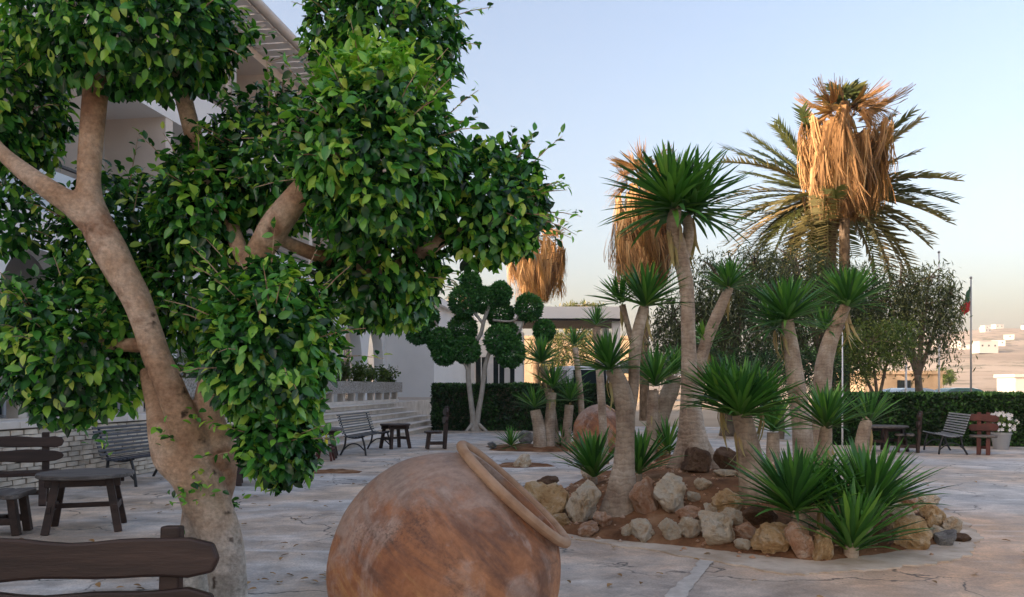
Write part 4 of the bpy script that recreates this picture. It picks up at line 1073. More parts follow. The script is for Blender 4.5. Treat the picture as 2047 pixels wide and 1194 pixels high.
def round_table(label, loc, rz, rad=.47, hgt=.60, mat='dark_wood', top='grey_wood', group='rustic round tables'):
    r = empty('round_table', loc, label, 'table', group, rz); z0 = (0, 0, 0)
    pf = [(0.001, hgt-.045), (rad*.96, hgt-.045), (rad, hgt-.035), (rad, hgt-.012), (rad*.985, hgt), (0.001, hgt)]
    mb = MB(); mb.lathe(pf, 40); mb.build('tabletop', M[top], r, off=z0)
    MB().box((0, .22*rad/.47, hgt-.09), (rad*1.5, .05, .08)).box((0, -.22*rad/.47, hgt-.09), (rad*1.5, .05, .08)).build('apron', M[mat], r, off=z0, bevel=.006)
    a = rad*.52; b = rad*.72
    for sx in (-1, 1):
        for sy in (-1, 1):
            MB().beam((sx*b, sy*b*.9, 0), (sx*a, sy*a*.9, hgt-.05), .075, .06, (0, 1, 0)).build('leg', M[mat], r, off=z0, bevel=.006)
        MB().beam((sx*b*.90, -b*.92, .25), (sx*b*.90, b*.92, .25), .04, .07).build('stretcher', M[mat], r, off=z0, bevel=.005)
    MB().beam((-b*.9, 0, .255), (b*.9, 0, .255), .05, .05).build('cross_bar', M[mat], r, off=z0, bevel=.005)
    return r
def slat_bench(label, loc, rz, L=1.7, slat='navy_slat', group='slatted metal park benches'):
    """faces local -y"""
    r = empty('park_bench', loc, label, 'bench', group, rz); z0 = (0, 0, 0)
    prof = []
    for k in range(7): t = k/6; prof.append((-.25+.40*t, .43-.035*math.sin(t*3.1)+.01*(1-t), 0.0+.1*(t-.5)))
    for k in range(8): t = (k+1)/8; prof.append((.17+.14*t, .43+.45*t, 1.25))
    for y, z, a in prof:
        MB().box((0, y, z), (L, .034, .016), rx=a).build('slat', M[slat], r, off=z0, bevel=.004)
    for sx in (-1, 1):
        x = sx*(L/2-.18)
        mb = MB(); pts = [(x, y, z-.02) if i < 7 else (x, y+.02, z) for i, (y, z, a) in enumerate(prof)]
        mb.tube(pts, .018, 6); mb.build('side_rail', M['dark_metal'], r, off=z0, smooth=True)
        mb = MB(); mb.tube([(x, -.28, .0), (x, -.25, .22), (x, -.20, .40)], .022, 6, sub=4); mb.build('leg', M['dark_metal'], r, off=z0, smooth=True)
        mb = MB(); mb.tube([(x, .30, .0), (x, .20, .20), (x, .17, .41)], .022, 6, sub=4); mb.build('leg', M['dark_metal'], r, off=z0, smooth=True)
        mb = MB(); mb.tube([(x, -.265, .10), (x, -.1, .24), (x, .08, .24), (x, .25, .10)], .016, 6, sub=5); mb.build('brace', M['dark_metal'], r, off=z0, smooth=True)
    return r
def stool(label, loc, w=.34, h=.27):
    r = empty('stool', loc, label, 'stool'); z0 = (0, 0, 0)
    MB().box((0, 0, h-.02), (w, w*.8, .04)).build('seat', M['red_wood'], r, off=z0, bevel=.008)
    for sx in (-1, 1):
        for sy in (-1, 1): MB().beam((sx*w*.48, sy*w*.4, 0), (sx*w*.34, sy*w*.28, h-.041), .04, .035, (0, 1, 0)).build('leg', M['red_wood'], r, off=z0)
    return r
gz = lambda p: (p[0], p[1], 0.006)
# foreground seat at the lower left corner: its back boards face the camera
log_bench('dark wooden bench back cut off by the lower left corner of the picture', (P(10, 774, 3.42)[0], 3.42, 0.006), R(2), 1.46, 3, back_h=.845, ph=.175)
# group by the brick wall
t1 = G(162, 1062)
round_table('round wooden table with a weathered grey top nearest the brick wall', gz(t1+np.array([0, .1, 0])), R(20), .47, .60)
pb = G(22, 1068); log_bench('dark wooden armless seat left of the grey-topped table, seen from its side', gz(pb+np.array([-.12, .0, 0])), R(100), .62, 2, cat='chair', name='log_chair', seatmat='grey_wood', ph=.13)
pa = G(20, 1020); log_bench('wavy-backed dark log bench at the left edge behind the table', gz(pa+np.array([-.25, .35, 0])), R(24), 1.15, 2, ph=.14)
bu = B(13.7, .72, .006); slat_bench('navy slatted park bench against the brick wall left of the ficus trunk', bu, FA, 1.8)
pc = G(525, 968); log_bench('dark bench mostly hidden under the hanging leaves of the ficus', gz(pc), R(15), 1.0, 1, cat='bench', seatmat='grey_wood')
# group before the steps
t2 = G(632, 915); round_table('round table half covered by ficus leaves before the steps', gz(t2), R(10), .58, .62)
st = G(652, 921); st_o = stool('small dark red stool under the edge of the half-hidden table', gz(st+np.array([0, -.12, 0])))
bt = MB(); bt.lathe([(0.001, 0), (.035, 0), (.037, .02), (.032, .16), (.018, .21), (.02, .25), (.034, .27), (.03, .3), (0.001, .305)], 16); bo = bt.build('bottle', M['yellow_plastic'], None, off=(0, 0, 0), smooth=True)
bo.location = (st_o.location.x+.03, st_o.location.y, .277); tag(bo, 'yellow plastic bottle standing on the small red stool', 'bottle')
pbm = G(735, 908); slat_bench('dark slatted park bench before the stone steps', gz(pbm+np.array([-.1, .5, 0])), FA, 2.3)
round_table('small round table with splayed legs between the slatted bench and the chair', gz(G(790, 897)), R(40), .37, .60, top='dark_wood')
log_bench('wooden chair with a tilted reddish back near the ball-clipped tree', gz(G(872, 898)), R(-78), .55, 2, cat='chair', name='log_chair', back_h=.98, ph=.15)
# group on the right
round_table('round table behind the yuccas in the right-hand seating group', gz(G(1768, 903)), R(30), .52, .60)
log_bench('wooden chair seen from the side left of the right-hand slatted bench', gz(G(1815, 905)), R(-112), .5, 2, cat='chair', name='log_chair', back_h=.9, ph=.14, seatmat='grey_wood')
slat_bench('pale slatted park bench turned sideways in the right-hand seating group', gz(G(1888, 905)), R(-103), 1.7, 'light_slat')
cr_ = log_bench('dark wooden chair with a red seat back right of the pale slatted bench', gz(G(1966, 909)), R(-30), .5, 2, cat='chair', name='log_chair', back_h=.88, ph=.16, mat='red_wood', seatmat='grey_wood')

# ================================================================== hedges
QT = (np.array([[-.5, 0, 0], [.5, 0, 0], [.35, 1, .1], [-.35, 1, .1]]), np.array([(0, 1, 2, 3)]))
LT = (np.array([[0, 0, 0], [.28, .4, .05], [0, 1, -.1], [-.28, .4, .05]]), np.array([(0, 1, 2, 3)]))
def hedge(label, a, b, h, t, n, seed):
    a = np.array([*a, 0.]); b = np.array([*b, 0.]); d = norm(b-a); nn = np.array([d[1], -d[0], 0]); L = np.linalg.norm(b-a)
    root = empty('clipped_hedge', (a+b)/2, label, 'hedge', 'clipped hedges'); rr = np.random.default_rng(seed)
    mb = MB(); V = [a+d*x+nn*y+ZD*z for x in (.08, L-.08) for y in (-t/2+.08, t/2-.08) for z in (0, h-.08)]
    mb.add(V, [(0,1,3,2),(4,6,7,5),(0,4,5,1),(2,3,7,6),(0,2,6,4),(1,5,7,3)]); mb.build('dark_core', M['tree_bark'], root)  # solid dark box imitates the shaded inside of the hedge
    face = rr.choice(4, n, p=[.5, .27, .13, .10]); x = rr.random(n)*L; z = rr.random(n)*h; y = (rr.random(n)-.5)*t; out = np.zeros((n, 3))
    y[face == 0] = t/2; z[face == 1] = h; y[face == 2] = -t/2
    e = face == 3; x[e] = np.where(rr.random(e.sum()) < .5, 0, L)
    out[face == 0] = nn; out[face == 1] = ZD; out[face == 2] = -nn; out[e] = np.where(x[e] < L/2, -1, 1)[:, None]*d
    p = a+d*x[:, None]+nn*y[:, None]+ZD*z[:, None]-out*(rr.random(n)*.10)[:, None]
    wv = np.array([mnoise.noise(Vector(v*1.6)) for v in p]); p += out*(wv*.05)[:, None]
    keep = (p[:, 2] > 0.03)
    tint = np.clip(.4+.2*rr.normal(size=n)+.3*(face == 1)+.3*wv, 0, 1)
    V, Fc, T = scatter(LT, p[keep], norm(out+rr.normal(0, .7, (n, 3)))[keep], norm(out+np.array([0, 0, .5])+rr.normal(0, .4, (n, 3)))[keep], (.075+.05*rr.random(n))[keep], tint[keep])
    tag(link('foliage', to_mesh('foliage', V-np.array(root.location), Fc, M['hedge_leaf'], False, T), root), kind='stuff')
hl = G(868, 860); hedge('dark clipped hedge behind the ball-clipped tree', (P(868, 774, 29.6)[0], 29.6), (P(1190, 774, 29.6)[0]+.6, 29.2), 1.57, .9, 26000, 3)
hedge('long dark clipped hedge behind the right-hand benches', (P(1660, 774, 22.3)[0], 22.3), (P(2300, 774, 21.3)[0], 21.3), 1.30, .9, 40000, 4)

# ================================================================== ball-clipped topiary
TD = 29.0; TS = F/TD
top2 = empty('topiary_tree', (P(955, 774, TD)[0], TD, .006), 'pale two-stemmed tree clipped into dark green balls before the hedge', 'tree')
mb = MB()
def tl(*a, seed=0): mb.tube([P(x, y, TD+d) for x, y, d, r in a], [.66*r/TS for x, y, d, r in a], 10, wob=.06, seed=seed, sub=4)
yg_ = HY+(H-.0)*TS
tl((946, yg_+2, 0, 13), (946, 840, 0, 9), (940, 790, 0, 8), (936, 745, 0, 7.5), (942, 700, 0, 6), (960, 670, 0, 6), (968, 640, 0, 6), (985, 590, 0, 5), seed=1)
tl((955, yg_+2, 0, 13), (954, 840, 0, 9), (964, 780, 0, 7.5), (970, 730, .1, 7), (985, 690, .2, 5), (1000, 665, .2, 4), seed=2)
tl((968, 650, 0, 5), (945, 620, -.1, 4.5), (938, 600, -.1, 4), (940, 570, 0, 3), seed=3); tl((936, 745, 0, 5), (925, 720, -.2, 4), (900, 690, -.2, 3.5), (880, 660, -.1, 3), (868, 640, 0, 3), seed=4)
tl((985, 640, 0, 4), (1030, 640, .1, 3), (1050, 600, .1, 3), seed=5); tl((1010, 690, .2, 4), (1040, 660, .2, 3), (1056, 625, .2, 3), (1088, 655, .3, 2.5), seed=6)
tl((930, yg_+3, -.25, 4), (944, 848, -.05, 6), seed=7); tl((975, yg_+3, -.25, 4), (957, 848, -.05, 6), seed=8)
mb.build('trunk', M['pale_bark'], top2, smooth=True)
for i, (x, y, r, dd) in enumerate(((941, 565, 20, 0), (1000, 586, 22, .1), (928, 602, 31, -.1), (968, 600, 26, .2), (1057, 615, 28, .2), (1000, 628, 27, .5), (1088, 661, 21, .3),
                                   (855, 634, 22, .2), (836, 664, 24, .0), (925, 658, 29, .4), (880, 682, 26, -.1), (888, 706, 24, 0), (932, 700, 27, -.1), (1000, 680, 32, -.1), (1020, 705, 30, 0), (1015, 672, 26, .5))):
    rr = np.random.default_rng(300+i); n = 2300; d = norm(rr.normal(size=(n, 3))); c = P(x, y, TD+dd); rad = .93*r/TS
    nz = np.array([mnoise.noise(Vector(v*3+i)) for v in d]); p = c+d*(rad*(1.02+.08*nz)*(1-.35*rr.random(n)**2))[:, None]
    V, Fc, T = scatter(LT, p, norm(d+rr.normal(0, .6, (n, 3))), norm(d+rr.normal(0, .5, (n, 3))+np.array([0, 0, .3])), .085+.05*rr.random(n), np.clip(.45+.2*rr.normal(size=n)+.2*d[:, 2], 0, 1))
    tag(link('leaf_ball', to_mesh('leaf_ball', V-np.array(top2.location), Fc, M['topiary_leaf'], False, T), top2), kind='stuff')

# ================================================================== palms
def frond_template(curve, n=34, seed=0):
    rr = np.random.default_rng(seed); V = []; Fc = []
    def pt(t): return np.array([0, t*(1-.22*curve*t), -curve*t**2.2*.75])
    ts = np.linspace(0, 1, 10)
    for i, t in enumerate(ts):
        p = pt(t); w = .016*(1-.8*t)
        V += [p+(-w, 0, 0), p+(w, 0, 0), p+(0, 0, -w)]
        if i: 
            a = (i-1)*3; b = i*3
            Fc += [(a, a+1, b+1, b), (a+1, a+2, b+2, b+1), (a+2, a, b, b+2)]
    for k in range(n):
        t = .16+.84*k/(n-1); p = pt(t); L = .20*math.sin(min(1, (t-.08)*2.2)*1.57)*(1.05-.55*t)+.03
        for sx in (-1, 1):
            d = norm(np.array([sx*(.8+.2*rr.random()), .75+.3*rr.random(), .28-.35*rr.random()])); w = norm(np.cross(d, [0, 0, 1]))*.013
            a = len(V); V += [p-w, p+w, p+d*L*.6+w*.8+(0, 0, -.01), p+d*L+(0, 0, -.04*L/.2)]; Fc.append((a, a+1, a+2, a+3))
    return np.array(V), np.array(Fc)
FRT = {}
for ci, cv in enumerate((.12, .35, .7)):
    for ti, tn in enumerate((.2, .45, .7, .92)):
        V, Fc = frond_template(cv, 34, ci*5+ti); FRT[ci, ti] = to_mesh('frond', V, Fc, M['palm_leaf'], False, np.full(len(V), tn))
def date_palm(label, x, D, ycrown, rpx, Lpx, n, seed, group='palms behind the rock garden'):
    s = F/D; root = empty('date_palm', (P(x, 774, D)[0], D, 0), label, 'palm', group); rr = np.random.default_rng(seed); c = P(x, ycrown, D); base = np.array(root.location)
    mb = MB(); mb.tube([base+(0, 0, -.1), base+(0, 0, .5), base*[1, 1, 0]+(0, 0, c[2]*.5), c+(0, 0, -.5), c+(0, 0, .3)], [rpx/s*1.25, rpx/s, rpx/s*.9, rpx/s*1.05, rpx/s*1.2], 16, sub=6); mb.build('trunk', M['palm_trunk'], root, smooth=True)
    for i in range(50):              # cut leaf bases
        a = i*2.4; z = c[2]-1.3+1.5*i/50; d = np.array([math.cos(a), math.sin(a), 0])
        p = np.array([c[0], c[1], z])+d*rpx/s*.9
        MB().beam(p, p+d*.16+(0, 0, .26), .12, .05, (d[1], -d[0], 0)).build('leaf_base', M['palm_trunk'], root, fix=False)
    for i in range(n):
        f = (i+.5)/n; th = R(30+92*f)+rr.normal(0, .08); ph = i*2.39996+rr.normal(0, .2)
        d = np.array([math.cos(ph)*math.sin(th), math.sin(ph)*math.sin(th), math.cos(th)])
        if d[1] < -.45 and th < R(85) and n > 60: continue          # the neighbouring skirt fills this space
        L = Lpx/s*(.75+.3*min(1, 2*f))*(.9+.2*rr.random()); ci = 0 if f < .4 else (1 if f < .8 else 2); ti = int(np.clip(rr.normal(.7+2.0*f, .8), 0, 3))
        o = bpy.data.objects.new('frond', FRT[ci, ti]); COL.objects.link(o); o.parent = root
        nh = np.array([0, 0, 1.0]) if th > .3 else np.array([-d[0], -d[1], .1]); o.matrix_local = frame_mat(c+d*.15-base, d, nh, L)
    return root
def hang_template(seed, n=20):
    """a dead folded fan leaf: stalk and drooping strips, hanging along +y"""
    rr = np.random.default_rng(seed); V = []; Fc = []; tn = []
    for k in range(n):
        x0 = rr.normal(0, .04); x1 = rr.normal(0, .13); z1 = rr.normal(0, .08); L = .65+.35*rr.random(); w = .009+.012*rr.random(); a = len(V)
        y0 = rr.random()*.15; t = .35+.55*rr.random()
        for j, f in enumerate((0, .4, .75, 1.0)):
            xx = x0+(x1-x0)*f; zz = .10*math.sin(f*2.6)*(1 if k % 2 else .4)+z1*f; ww = w*(1-.85*f*f)
            V += [(xx-ww, y0+(L-y0)*f, zz), (xx+ww, y0+(L-y0)*f, zz+.01)]; tn += [t-.15*f]*2
        for j in range(3): Fc.append((a+2*j, a+2*j+1, a+2*j+3, a+2*j+2))
    return np.array(V), np.array(Fc), np.array(tn)
HG = []
for k in range(8):
    V, Fc, tn = hang_template(900+k); HG.append(to_mesh('dry_frond', V, Fc, M['dry_frond'], False, np.clip(tn+.12*(k % 4-1.5), 0, 1)))
def fan_template(seed, n=22, tn=.3):
    rr = np.random.default_rng(seed); V = [(-.012, 0, 0), (.012, 0, 0), (.01, .42, 0), (-.01, .42, 0)]; Fc = [(0, 1, 2, 3)]
    for k in range(n):
        a = (k/(n-1)-.5)*R(230); d = np.array([math.sin(a), math.cos(a), 0]); L = .5+.1*rr.random(); w = np.array([d[1], -d[0], 0])*.03; p = np.array([0, .42, 0]); q = len(V)
        V += [p-w*.3, p+w*.3, p+d*L*.6+w+(0, 0, .02), p+d*L+(0, 0, -.12-.1*rr.random())]; Fc.append((q, q+1, q+2, q+3))
    return to_mesh('fan_leaf', np.array(V, float), np.array(Fc), M['palm_leaf'], False, np.full(len(V), tn))
FAN = [fan_template(1, tn=.1), fan_template(2, tn=.25), fan_template(3, tn=.5)]
def fan_palm(label, x, D, ytop, ybot, wprof, n, seed, rpx=10, nfan=14, fanL=1.3, group='palms behind the rock garden'):
    """wprof: list of (fraction from the top, half width px) of the dead-leaf skirt"""
    s = F/D; root = empty('fan_palm', (P(x, 774, D)[0], D, 0), label, 'palm', group); rr = np.random.default_rng(seed); base = np.array(root.location)
    c = P(x, ytop, D); zb = P(x, ybot, D)[2]; mb = MB()
    mb.tube([base+(0, 0, -.1), base+(0, 0, .6), np.array([base[0], D, zb]), c], [rpx/s*1.35, rpx/s*1.1, rpx/s, rpx/s*.9], 14, sub=5); mb.build('trunk', M['palm_trunk'], root, smooth=True)
    fx = [a for a, b in wprof]; fw = [b/s for a, b in wprof]
    for i in range(n):
        f = rr.random()**.9; z = c[2]+(zb-c[2])*f; a = rr.random()*6.28; w = np.interp(f, fx, fw)*(.65+.45*rr.random()); d = np.array([math.cos(a), math.sin(a), 0])
        L = (.9+.9*rr.random())*min(1.4, (c[2]-zb)/2.6)
        L = min(L, max(.5, (z-zb)+.6))
        up = f < .16
        if up: w *= .35+.5*rr.random(); L *= .75
        p = np.array([base[0], D, z+.1])+d*w
        o = bpy.data.objects.new('dry_frond', HG[rr.integers(0, 8)]); COL.objects.link(o); o.parent = root
        o.matrix_local = frame_mat(p-base, norm(np.array([0, 0, -1.0 if not up else rr.uniform(-.8, .5)])+d*(rr.normal(-.16, .12) if not up else rr.uniform(.3, .9))+rr.normal(0, .06, 3)), d+rr.normal(0, .3, 3), L)
        if i % 3 == 0:                # stalk that carries it
            MB().beam(np.array([base[0], D, z-.15]), p, .035, .02, (d[1], -d[0], .01)).build('stalk', M['dry_frond'], root, fix=False)
    for i in range(nfan):
        th = R(14+66*((i+.5)/nfan)); ph = i*2.4; d = np.array([math.cos(ph)*math.sin(th), math.sin(ph)*math.sin(th), math.cos(th)])
        o = bpy.data.objects.new('fan_leaf', FAN[i % 3]); COL.objects.link(o); o.parent = root
        o.matrix_local = frame_mat(c+(0, 0, -.05)-base, d, np.array([0, 0, 1.0]) if th > .4 else np.array([-d[0], -d[1], .2]), fanL*(.8+.3*rr.random()))
    return root
date_palm('date palm with a broad crown of gold-green fronds', 1652, 31.5, 392, 19, 215, 92, 11)
fan_palm('tall fan palm with a huge dead-leaf skirt beside the date palm', 1688, 30.0, 208, 415, [(0, 20), (.06, 62), (.16, 86), (.4, 74), (.65, 46), (1, 15)], 290, 12, 10, 14, 1.05)
fan_palm('fan palm with a drooping skirt partly hidden by the tallest yucca', 1288, 38.0, 335, 560, [(0, 10), (.05, 34), (.12, 55), (.4, 58), (.75, 52), (1, 18)], 240, 13, 9, 5, .8)
fan_palm('far fan palm with an orange trunk above the entrance roof', 1072, 56.0, 455, 592, [(0, 10), (.1, 40), (.3, 60), (.6, 48), (.75, 24), (1, 20)], 190, 14, 6, 14, 1.3)
date_palm('small distant palm above the white wing', 925, 62.0, 585, 6, 42, 26, 15, 'distant palms')

# ================================================================== weeping trees behind the bed
ST = (np.array([[0, 0, 0], [.11, .5, .02], [0, 1, -.05], [-.11, .5, .02]]), np.array([(0, 1, 2, 3)]))
def weeping(label, x, D, blobs, n, seed, mat='pepper_leaf', trunk_r=.22, leaf=.16, droop=1.0, group='shade trees behind the rock garden', cat='tree', name='pepper_tree', hang=1.1):
    s = F/D; root = empty(name, (P(x, 774, D)[0], D, 0), label, cat, group); rr = np.random.default_rng(seed); base = np.array(root.location); Ps = []; Ds = []; mb = MB(); tw = 0
    top = np.mean([P(b[0], b[1], D)[2] for b in blobs]); f0 = base+np.array([0, 0, max(.6, top*.42)])
    if trunk_r: mb.tube([base+(0, 0, -.1), base+(.05, 0, f0[2]*.5), f0], [trunk_r*1.3, trunk_r, trunk_r*.8], 12, wob=.08, sub=4)
    tot = sum(b[2]*b[3] for b in blobs)
    for (bx, by, rx, ry, dd) in blobs:
        c = P(bx, by, D+dd); rad = np.array([rx/s, rx/s*.8, ry/s]); k = int(n*rx*ry/tot)
        if trunk_r:
            mid = (f0+c)/2+np.array([0, 0, .15]); mb.tube([f0-(0, 0, .1), mid, c+(0, 0, rad[2]*.3)], [trunk_r*.6, trunk_r*.4, trunk_r*.12], 7, wob=.1, sub=4)
            for _ in range(7):
                e = c+norm(rr.normal(size=3))*rad*.85; mb.tube([c, (c+e)/2+(0, 0, .1), e], [trunk_r*.22, trunk_r*.13, .012], 5, sub=2)
        m = max(6, k//14)                # hanging sprays of narrow leaves
        d = norm(rr.normal(size=(m, 3))); r0 = (.35+.65*rr.random(m)**.5); q = c+d*rad*r0[:, None]
        for i in range(m):
            L = hang*(.35+.9*rr.random()); sw = rr.normal(0, .18, 3)
            for t in np.linspace(0, 1, 14):
                Ps.append(q[i]+np.array([0, 0, -L*t*droop])+sw*t+rr.normal(0, .05, 3)); Ds.append(norm(rr.normal(0, .7, 3)+np.array([0, 0, -.9*droop])))
    Ps = np.array(Ps); Ds = np.array(Ds); m = len(Ps); tint = np.clip(.45+.2*rr.normal(size=m)+.25*np.array([mnoise.noise(Vector(v*.9)) for v in Ps]), 0, 1)
    keep = Ps[:, 2] > .05
    V, Fc, T = scatter(ST, Ps[keep], Ds[keep], norm(rr.normal(size=(m, 3)))[keep], (leaf*(.6+.8*rr.random(m)))[keep], tint[keep])
    if trunk_r: mb.build('trunk', M['tree_bark'], root, smooth=True)
    tag(link('crown', to_mesh('crown', V-base, Fc, M[mat], False, T), root), kind='stuff')
weeping('dark weeping tree behind the leaning yucca, left of the palms', 1455, 26.0, [(1440, 560, 80, 70, 0), (1510, 540, 70, 65, .5), (1400, 640, 70, 80, .5), (1480, 640, 80, 90, 0), (1340, 650, 50, 80, 1)], 20000, 21)
weeping('bushy grey-green tree directly under the two tall palms', 1650, 27.5, [(1590, 530, 85, 55, 0), (1690, 560, 80, 60, .5), (1640, 620, 100, 80, 0), (1560, 640, 60, 80, .3), (1720, 640, 70, 70, .5)], 20000, 22)
weeping('rightmost weeping tree with drooping dark sprays before the flagpoles', 1835, 27.0, [(1860, 555, 62, 42, 0), (1800, 560, 60, 45, .4), (1900, 595, 34, 45, 0), (1845, 620, 60, 48, 0), (1770, 600, 60, 52, .4)], 9500, 23, leaf=.17, hang=1.5, trunk_r=.13)
weeping('bright yellow-green bush below the rightmost weeping tree', 1755, 25.5, [(1740, 690, 70, 55, 0), (1790, 680, 55, 45, 0), (1700, 720, 55, 60, .3)], 9000, 24, 'bush_leaf', .10, .12, .35, cat='bush', name='leafy_bush', hang=.5)
weeping('dark green shrub filling the gap under the palm trees', 1560, 24.5, [(1540, 735, 90, 50, 0), (1640, 740, 60, 45, 0), (1450, 745, 70, 50, 0)], 9000, 25, 'hedge_leaf', .08, .13, .3, cat='bush', name='leafy_bush', hang=.5)
weeping('dry golden shrub seen through the canopy behind the van', 1110, 62.0, [(1100, 700, 50, 40, 0), (1190, 695, 50, 45, 0), (1150, 660, 40, 30, 1)], 6000, 26, 'palm_leaf', .12, .3, .4, cat='bush', name='leafy_bush', hang=.9, group='distant bushes')
weeping('lone round bush on the sunlit field beside a flagpole', 1886, 95.0, [(1886, 752, 22, 15, 0)], 1800, 27, 'bush_leaf', .1, .35, .3, cat='bush', name='leafy_bush', hang=.6, group='distant bushes')
weeping('scrubby bush top above the flat canopy roof', 1165, 70.0, [(1165, 615, 45, 12, 0), (1140, 622, 30, 10, 0)], 1500, 28, 'palm_leaf', .15, .4, .3, cat='bush', name='leafy_bush', hang=.5, group='distant bushes')

# ================================================================== plants of the trough
def trough_plants():
    rr = np.random.default_rng(61); g = 'plants growing in the flower trough'
    ORD = 'first second third fourth fifth sixth seventh eighth ninth tenth eleventh twelfth thirteenth fourteenth fifteenth sixteenth seventeenth'.split()
    for i in range(17):
        u = 10.0+i*1.38; c = B(u, -.55, 1.6); h = .5+.45*rr.random(); n = 330; root = empty('trough_plant', c, 'leafy plant %s, %s from the far end of the flower trough' % (('with pink flowers' if i % 4 == 0 else 'with white flowers') if i % 2 == 0 else 'without flowers', ORD[16-i]), 'plant', g)
        mb = MB(); tips = []
        for k in range(7):
            e = c+np.array([rr.normal(0, .28), rr.normal(0, .14), h*(.5+.6*rr.random())]); mb.tube([c+(0, 0, -.03), (c+e)/2+rr.normal(0, .05, 3), e], [.012, .008, .004], 5, sub=2); tips.append(e)
        mb.build('stem', M['tree_bark'], root, smooth=True)
        tips = np.array(tips); w = rr.integers(0, 7, n); t = rr.random(n)[:, None]**.6; p = c*(1-t)+tips[w]*t+rr.normal(0, .08, (n, 3)); p[:, 2] = np.maximum(p[:, 2], 1.63)
        V, Fc, T = scatter(FT[0], p, norm(rr.normal(size=(n, 3))+np.array([0, 0, .4])), norm(rr.normal(0, .5, (n, 3))+np.array([0, 0, 1])), .12*(.7+.6*rr.random(n)), np.clip(.45+.2*rr.normal(size=n), .05, .95))
        tag(link('foliage', to_mesh('foliage', V-np.array(root.location), Fc, M['bush_leaf'], True, T), root), kind='stuff')
        if i % 2 == 0:
            q = tips[:4]+rr.normal(0, .05, (4, 3))+np.array([0, 0, .06]); fm = MB()
            for a in q:
                for k in range(6): fm.add([a, a+.05*np.array([math.cos(k), math.sin(k), .3]), a+.07*np.array([math.cos(k+.5), math.sin(k+.5), .1]), a+.05*np.array([math.cos(k+1), math.sin(k+1), .3])], [(0, 1, 2, 3)])
            fm.build('flower', M['white_petal' if i % 4 else 'pink_petal'], root, off=root.location, fix=False)
trough_plants()
# flower pot on the right
fp = G(2008, 900); pot = empty('flower_pot', (fp[0], fp[1]+.15, .006), 'pot of white and pink flowers before the hedge at the right edge', 'plant')
mb = MB(); mb.lathe([(.001, .0), (.16, .0), (.22, .36), (.24, .36), (.24, .41), (.20, .41), (.19, .36), (.001, .36)], 24, None, pot.location); mb.build('pot', M['grey_metal'], pot, smooth=False)
rr = np.random.default_rng(8); n = 260; c = np.array(pot.location)+(0, 0, .6); p = c+norm(rr.normal(size=(n, 3)))*np.array([.34, .3, .26])*(rr.random((n, 1))**.4)
V, Fc, T = scatter(FT[1], p, norm(rr.normal(size=(n, 3))), norm(rr.normal(0, .5, (n, 3))+np.array([0, 0, 1])), np.full(n, .1), np.clip(.4+.2*rr.normal(size=n), 0, 1)); tag(link('foliage', to_mesh('foliage', V-np.array(pot.location), Fc, M['bush_leaf'], True, T), pot), kind='stuff')
fm = MB()
for k in range(40):
    a = c+norm(rr.normal(size=3)+np.array([0, -.5, .5]))*np.array([.36, .32, .28])
    for j in range(5): fm.add([a, a+.035*np.array([math.cos(j*1.26), -.3, math.sin(j*1.26)]), a+.05*np.array([math.cos(j*1.26+.5), -.3, math.sin(j*1.26+.5)]), a+.035*np.array([math.cos(j*1.26+1), -.3, math.sin(j*1.26+1)])], [(0, 1, 2, 3)])
fm.build('flower', M['white_petal'], pot, fix=False)

# ================================================================== flagpoles, cars, far buildings
def pole(label, x, D, ytop, r, mat, flag=None, name='flagpole', cat='flagpole', group='flagpoles beyond the hedge'):
    s = F/D; b = np.array([P(x, 774, D)[0], D, 0]); zt = P(x, ytop, D)[2]; root = empty(name, b, label, cat, group)
    mb = MB(); mb.tube([b, b+(0, 0, zt*.5), b+(0, 0, zt)], [r, r*.85, r*.6], 10); mb.build('shaft', M[mat], root, smooth=True)
    mb = MB(); mb.lathe([(.001, -.06), (.05, -.02), (.06, .02), (.03, .06), (.001, .07)], 10, None, b+(0, 0, zt)); mb.build('finial', M['grey_metal'], root, smooth=True)
    if flag:
        for (z1, z0, w1, w0, mt) in flag:
            V = []; n = 9; Fc = []
            for j in range(9):
                t = j/8; z = zt-z1-(z0-z1)*t; w = w1+(w0-w1)*t
                for i in range(n):
                    u = i/(n-1); V.append(b+np.array([-.03-w*u, .10*math.sin(u*9+t*1.5)*(.3+u), z-zt+zt-.28*u*u]))
            for j in range(8):
                for i in range(n-1): Fc.append((j*n+i, j*n+i+1, (j+1)*n+i+1, (j+1)*n+i))
            o = link('flag_cloth', to_mesh('flag_cloth', np.array(V)-b, Fc, M[mt], True), root); so = o.modifiers.new('thick', 'SOLIDIFY'); so.thickness = .008
pole('thin grey flagpole with a furled red and green flag at the far right', 1941, 35.0, 556, .045, 'grey_metal', [(.35, .95, .12, .26, 'green_cloth'), (.95, 1.35, .42, .24, 'red_cloth')])
pole('tall thin flagpole rising behind the rightmost weeping tree', 1877, 35.0, 505, .045, 'white_metal')
pole('short white post beyond the hedge left of the flagpoles', 1811, 33.0, 728, .055, 'white_metal', name='post', cat='post')
pole('slim white pole standing among the yuccas on the right', 1684, 20.0, 655, .022, 'white_metal', name='post', cat='post', group=None)
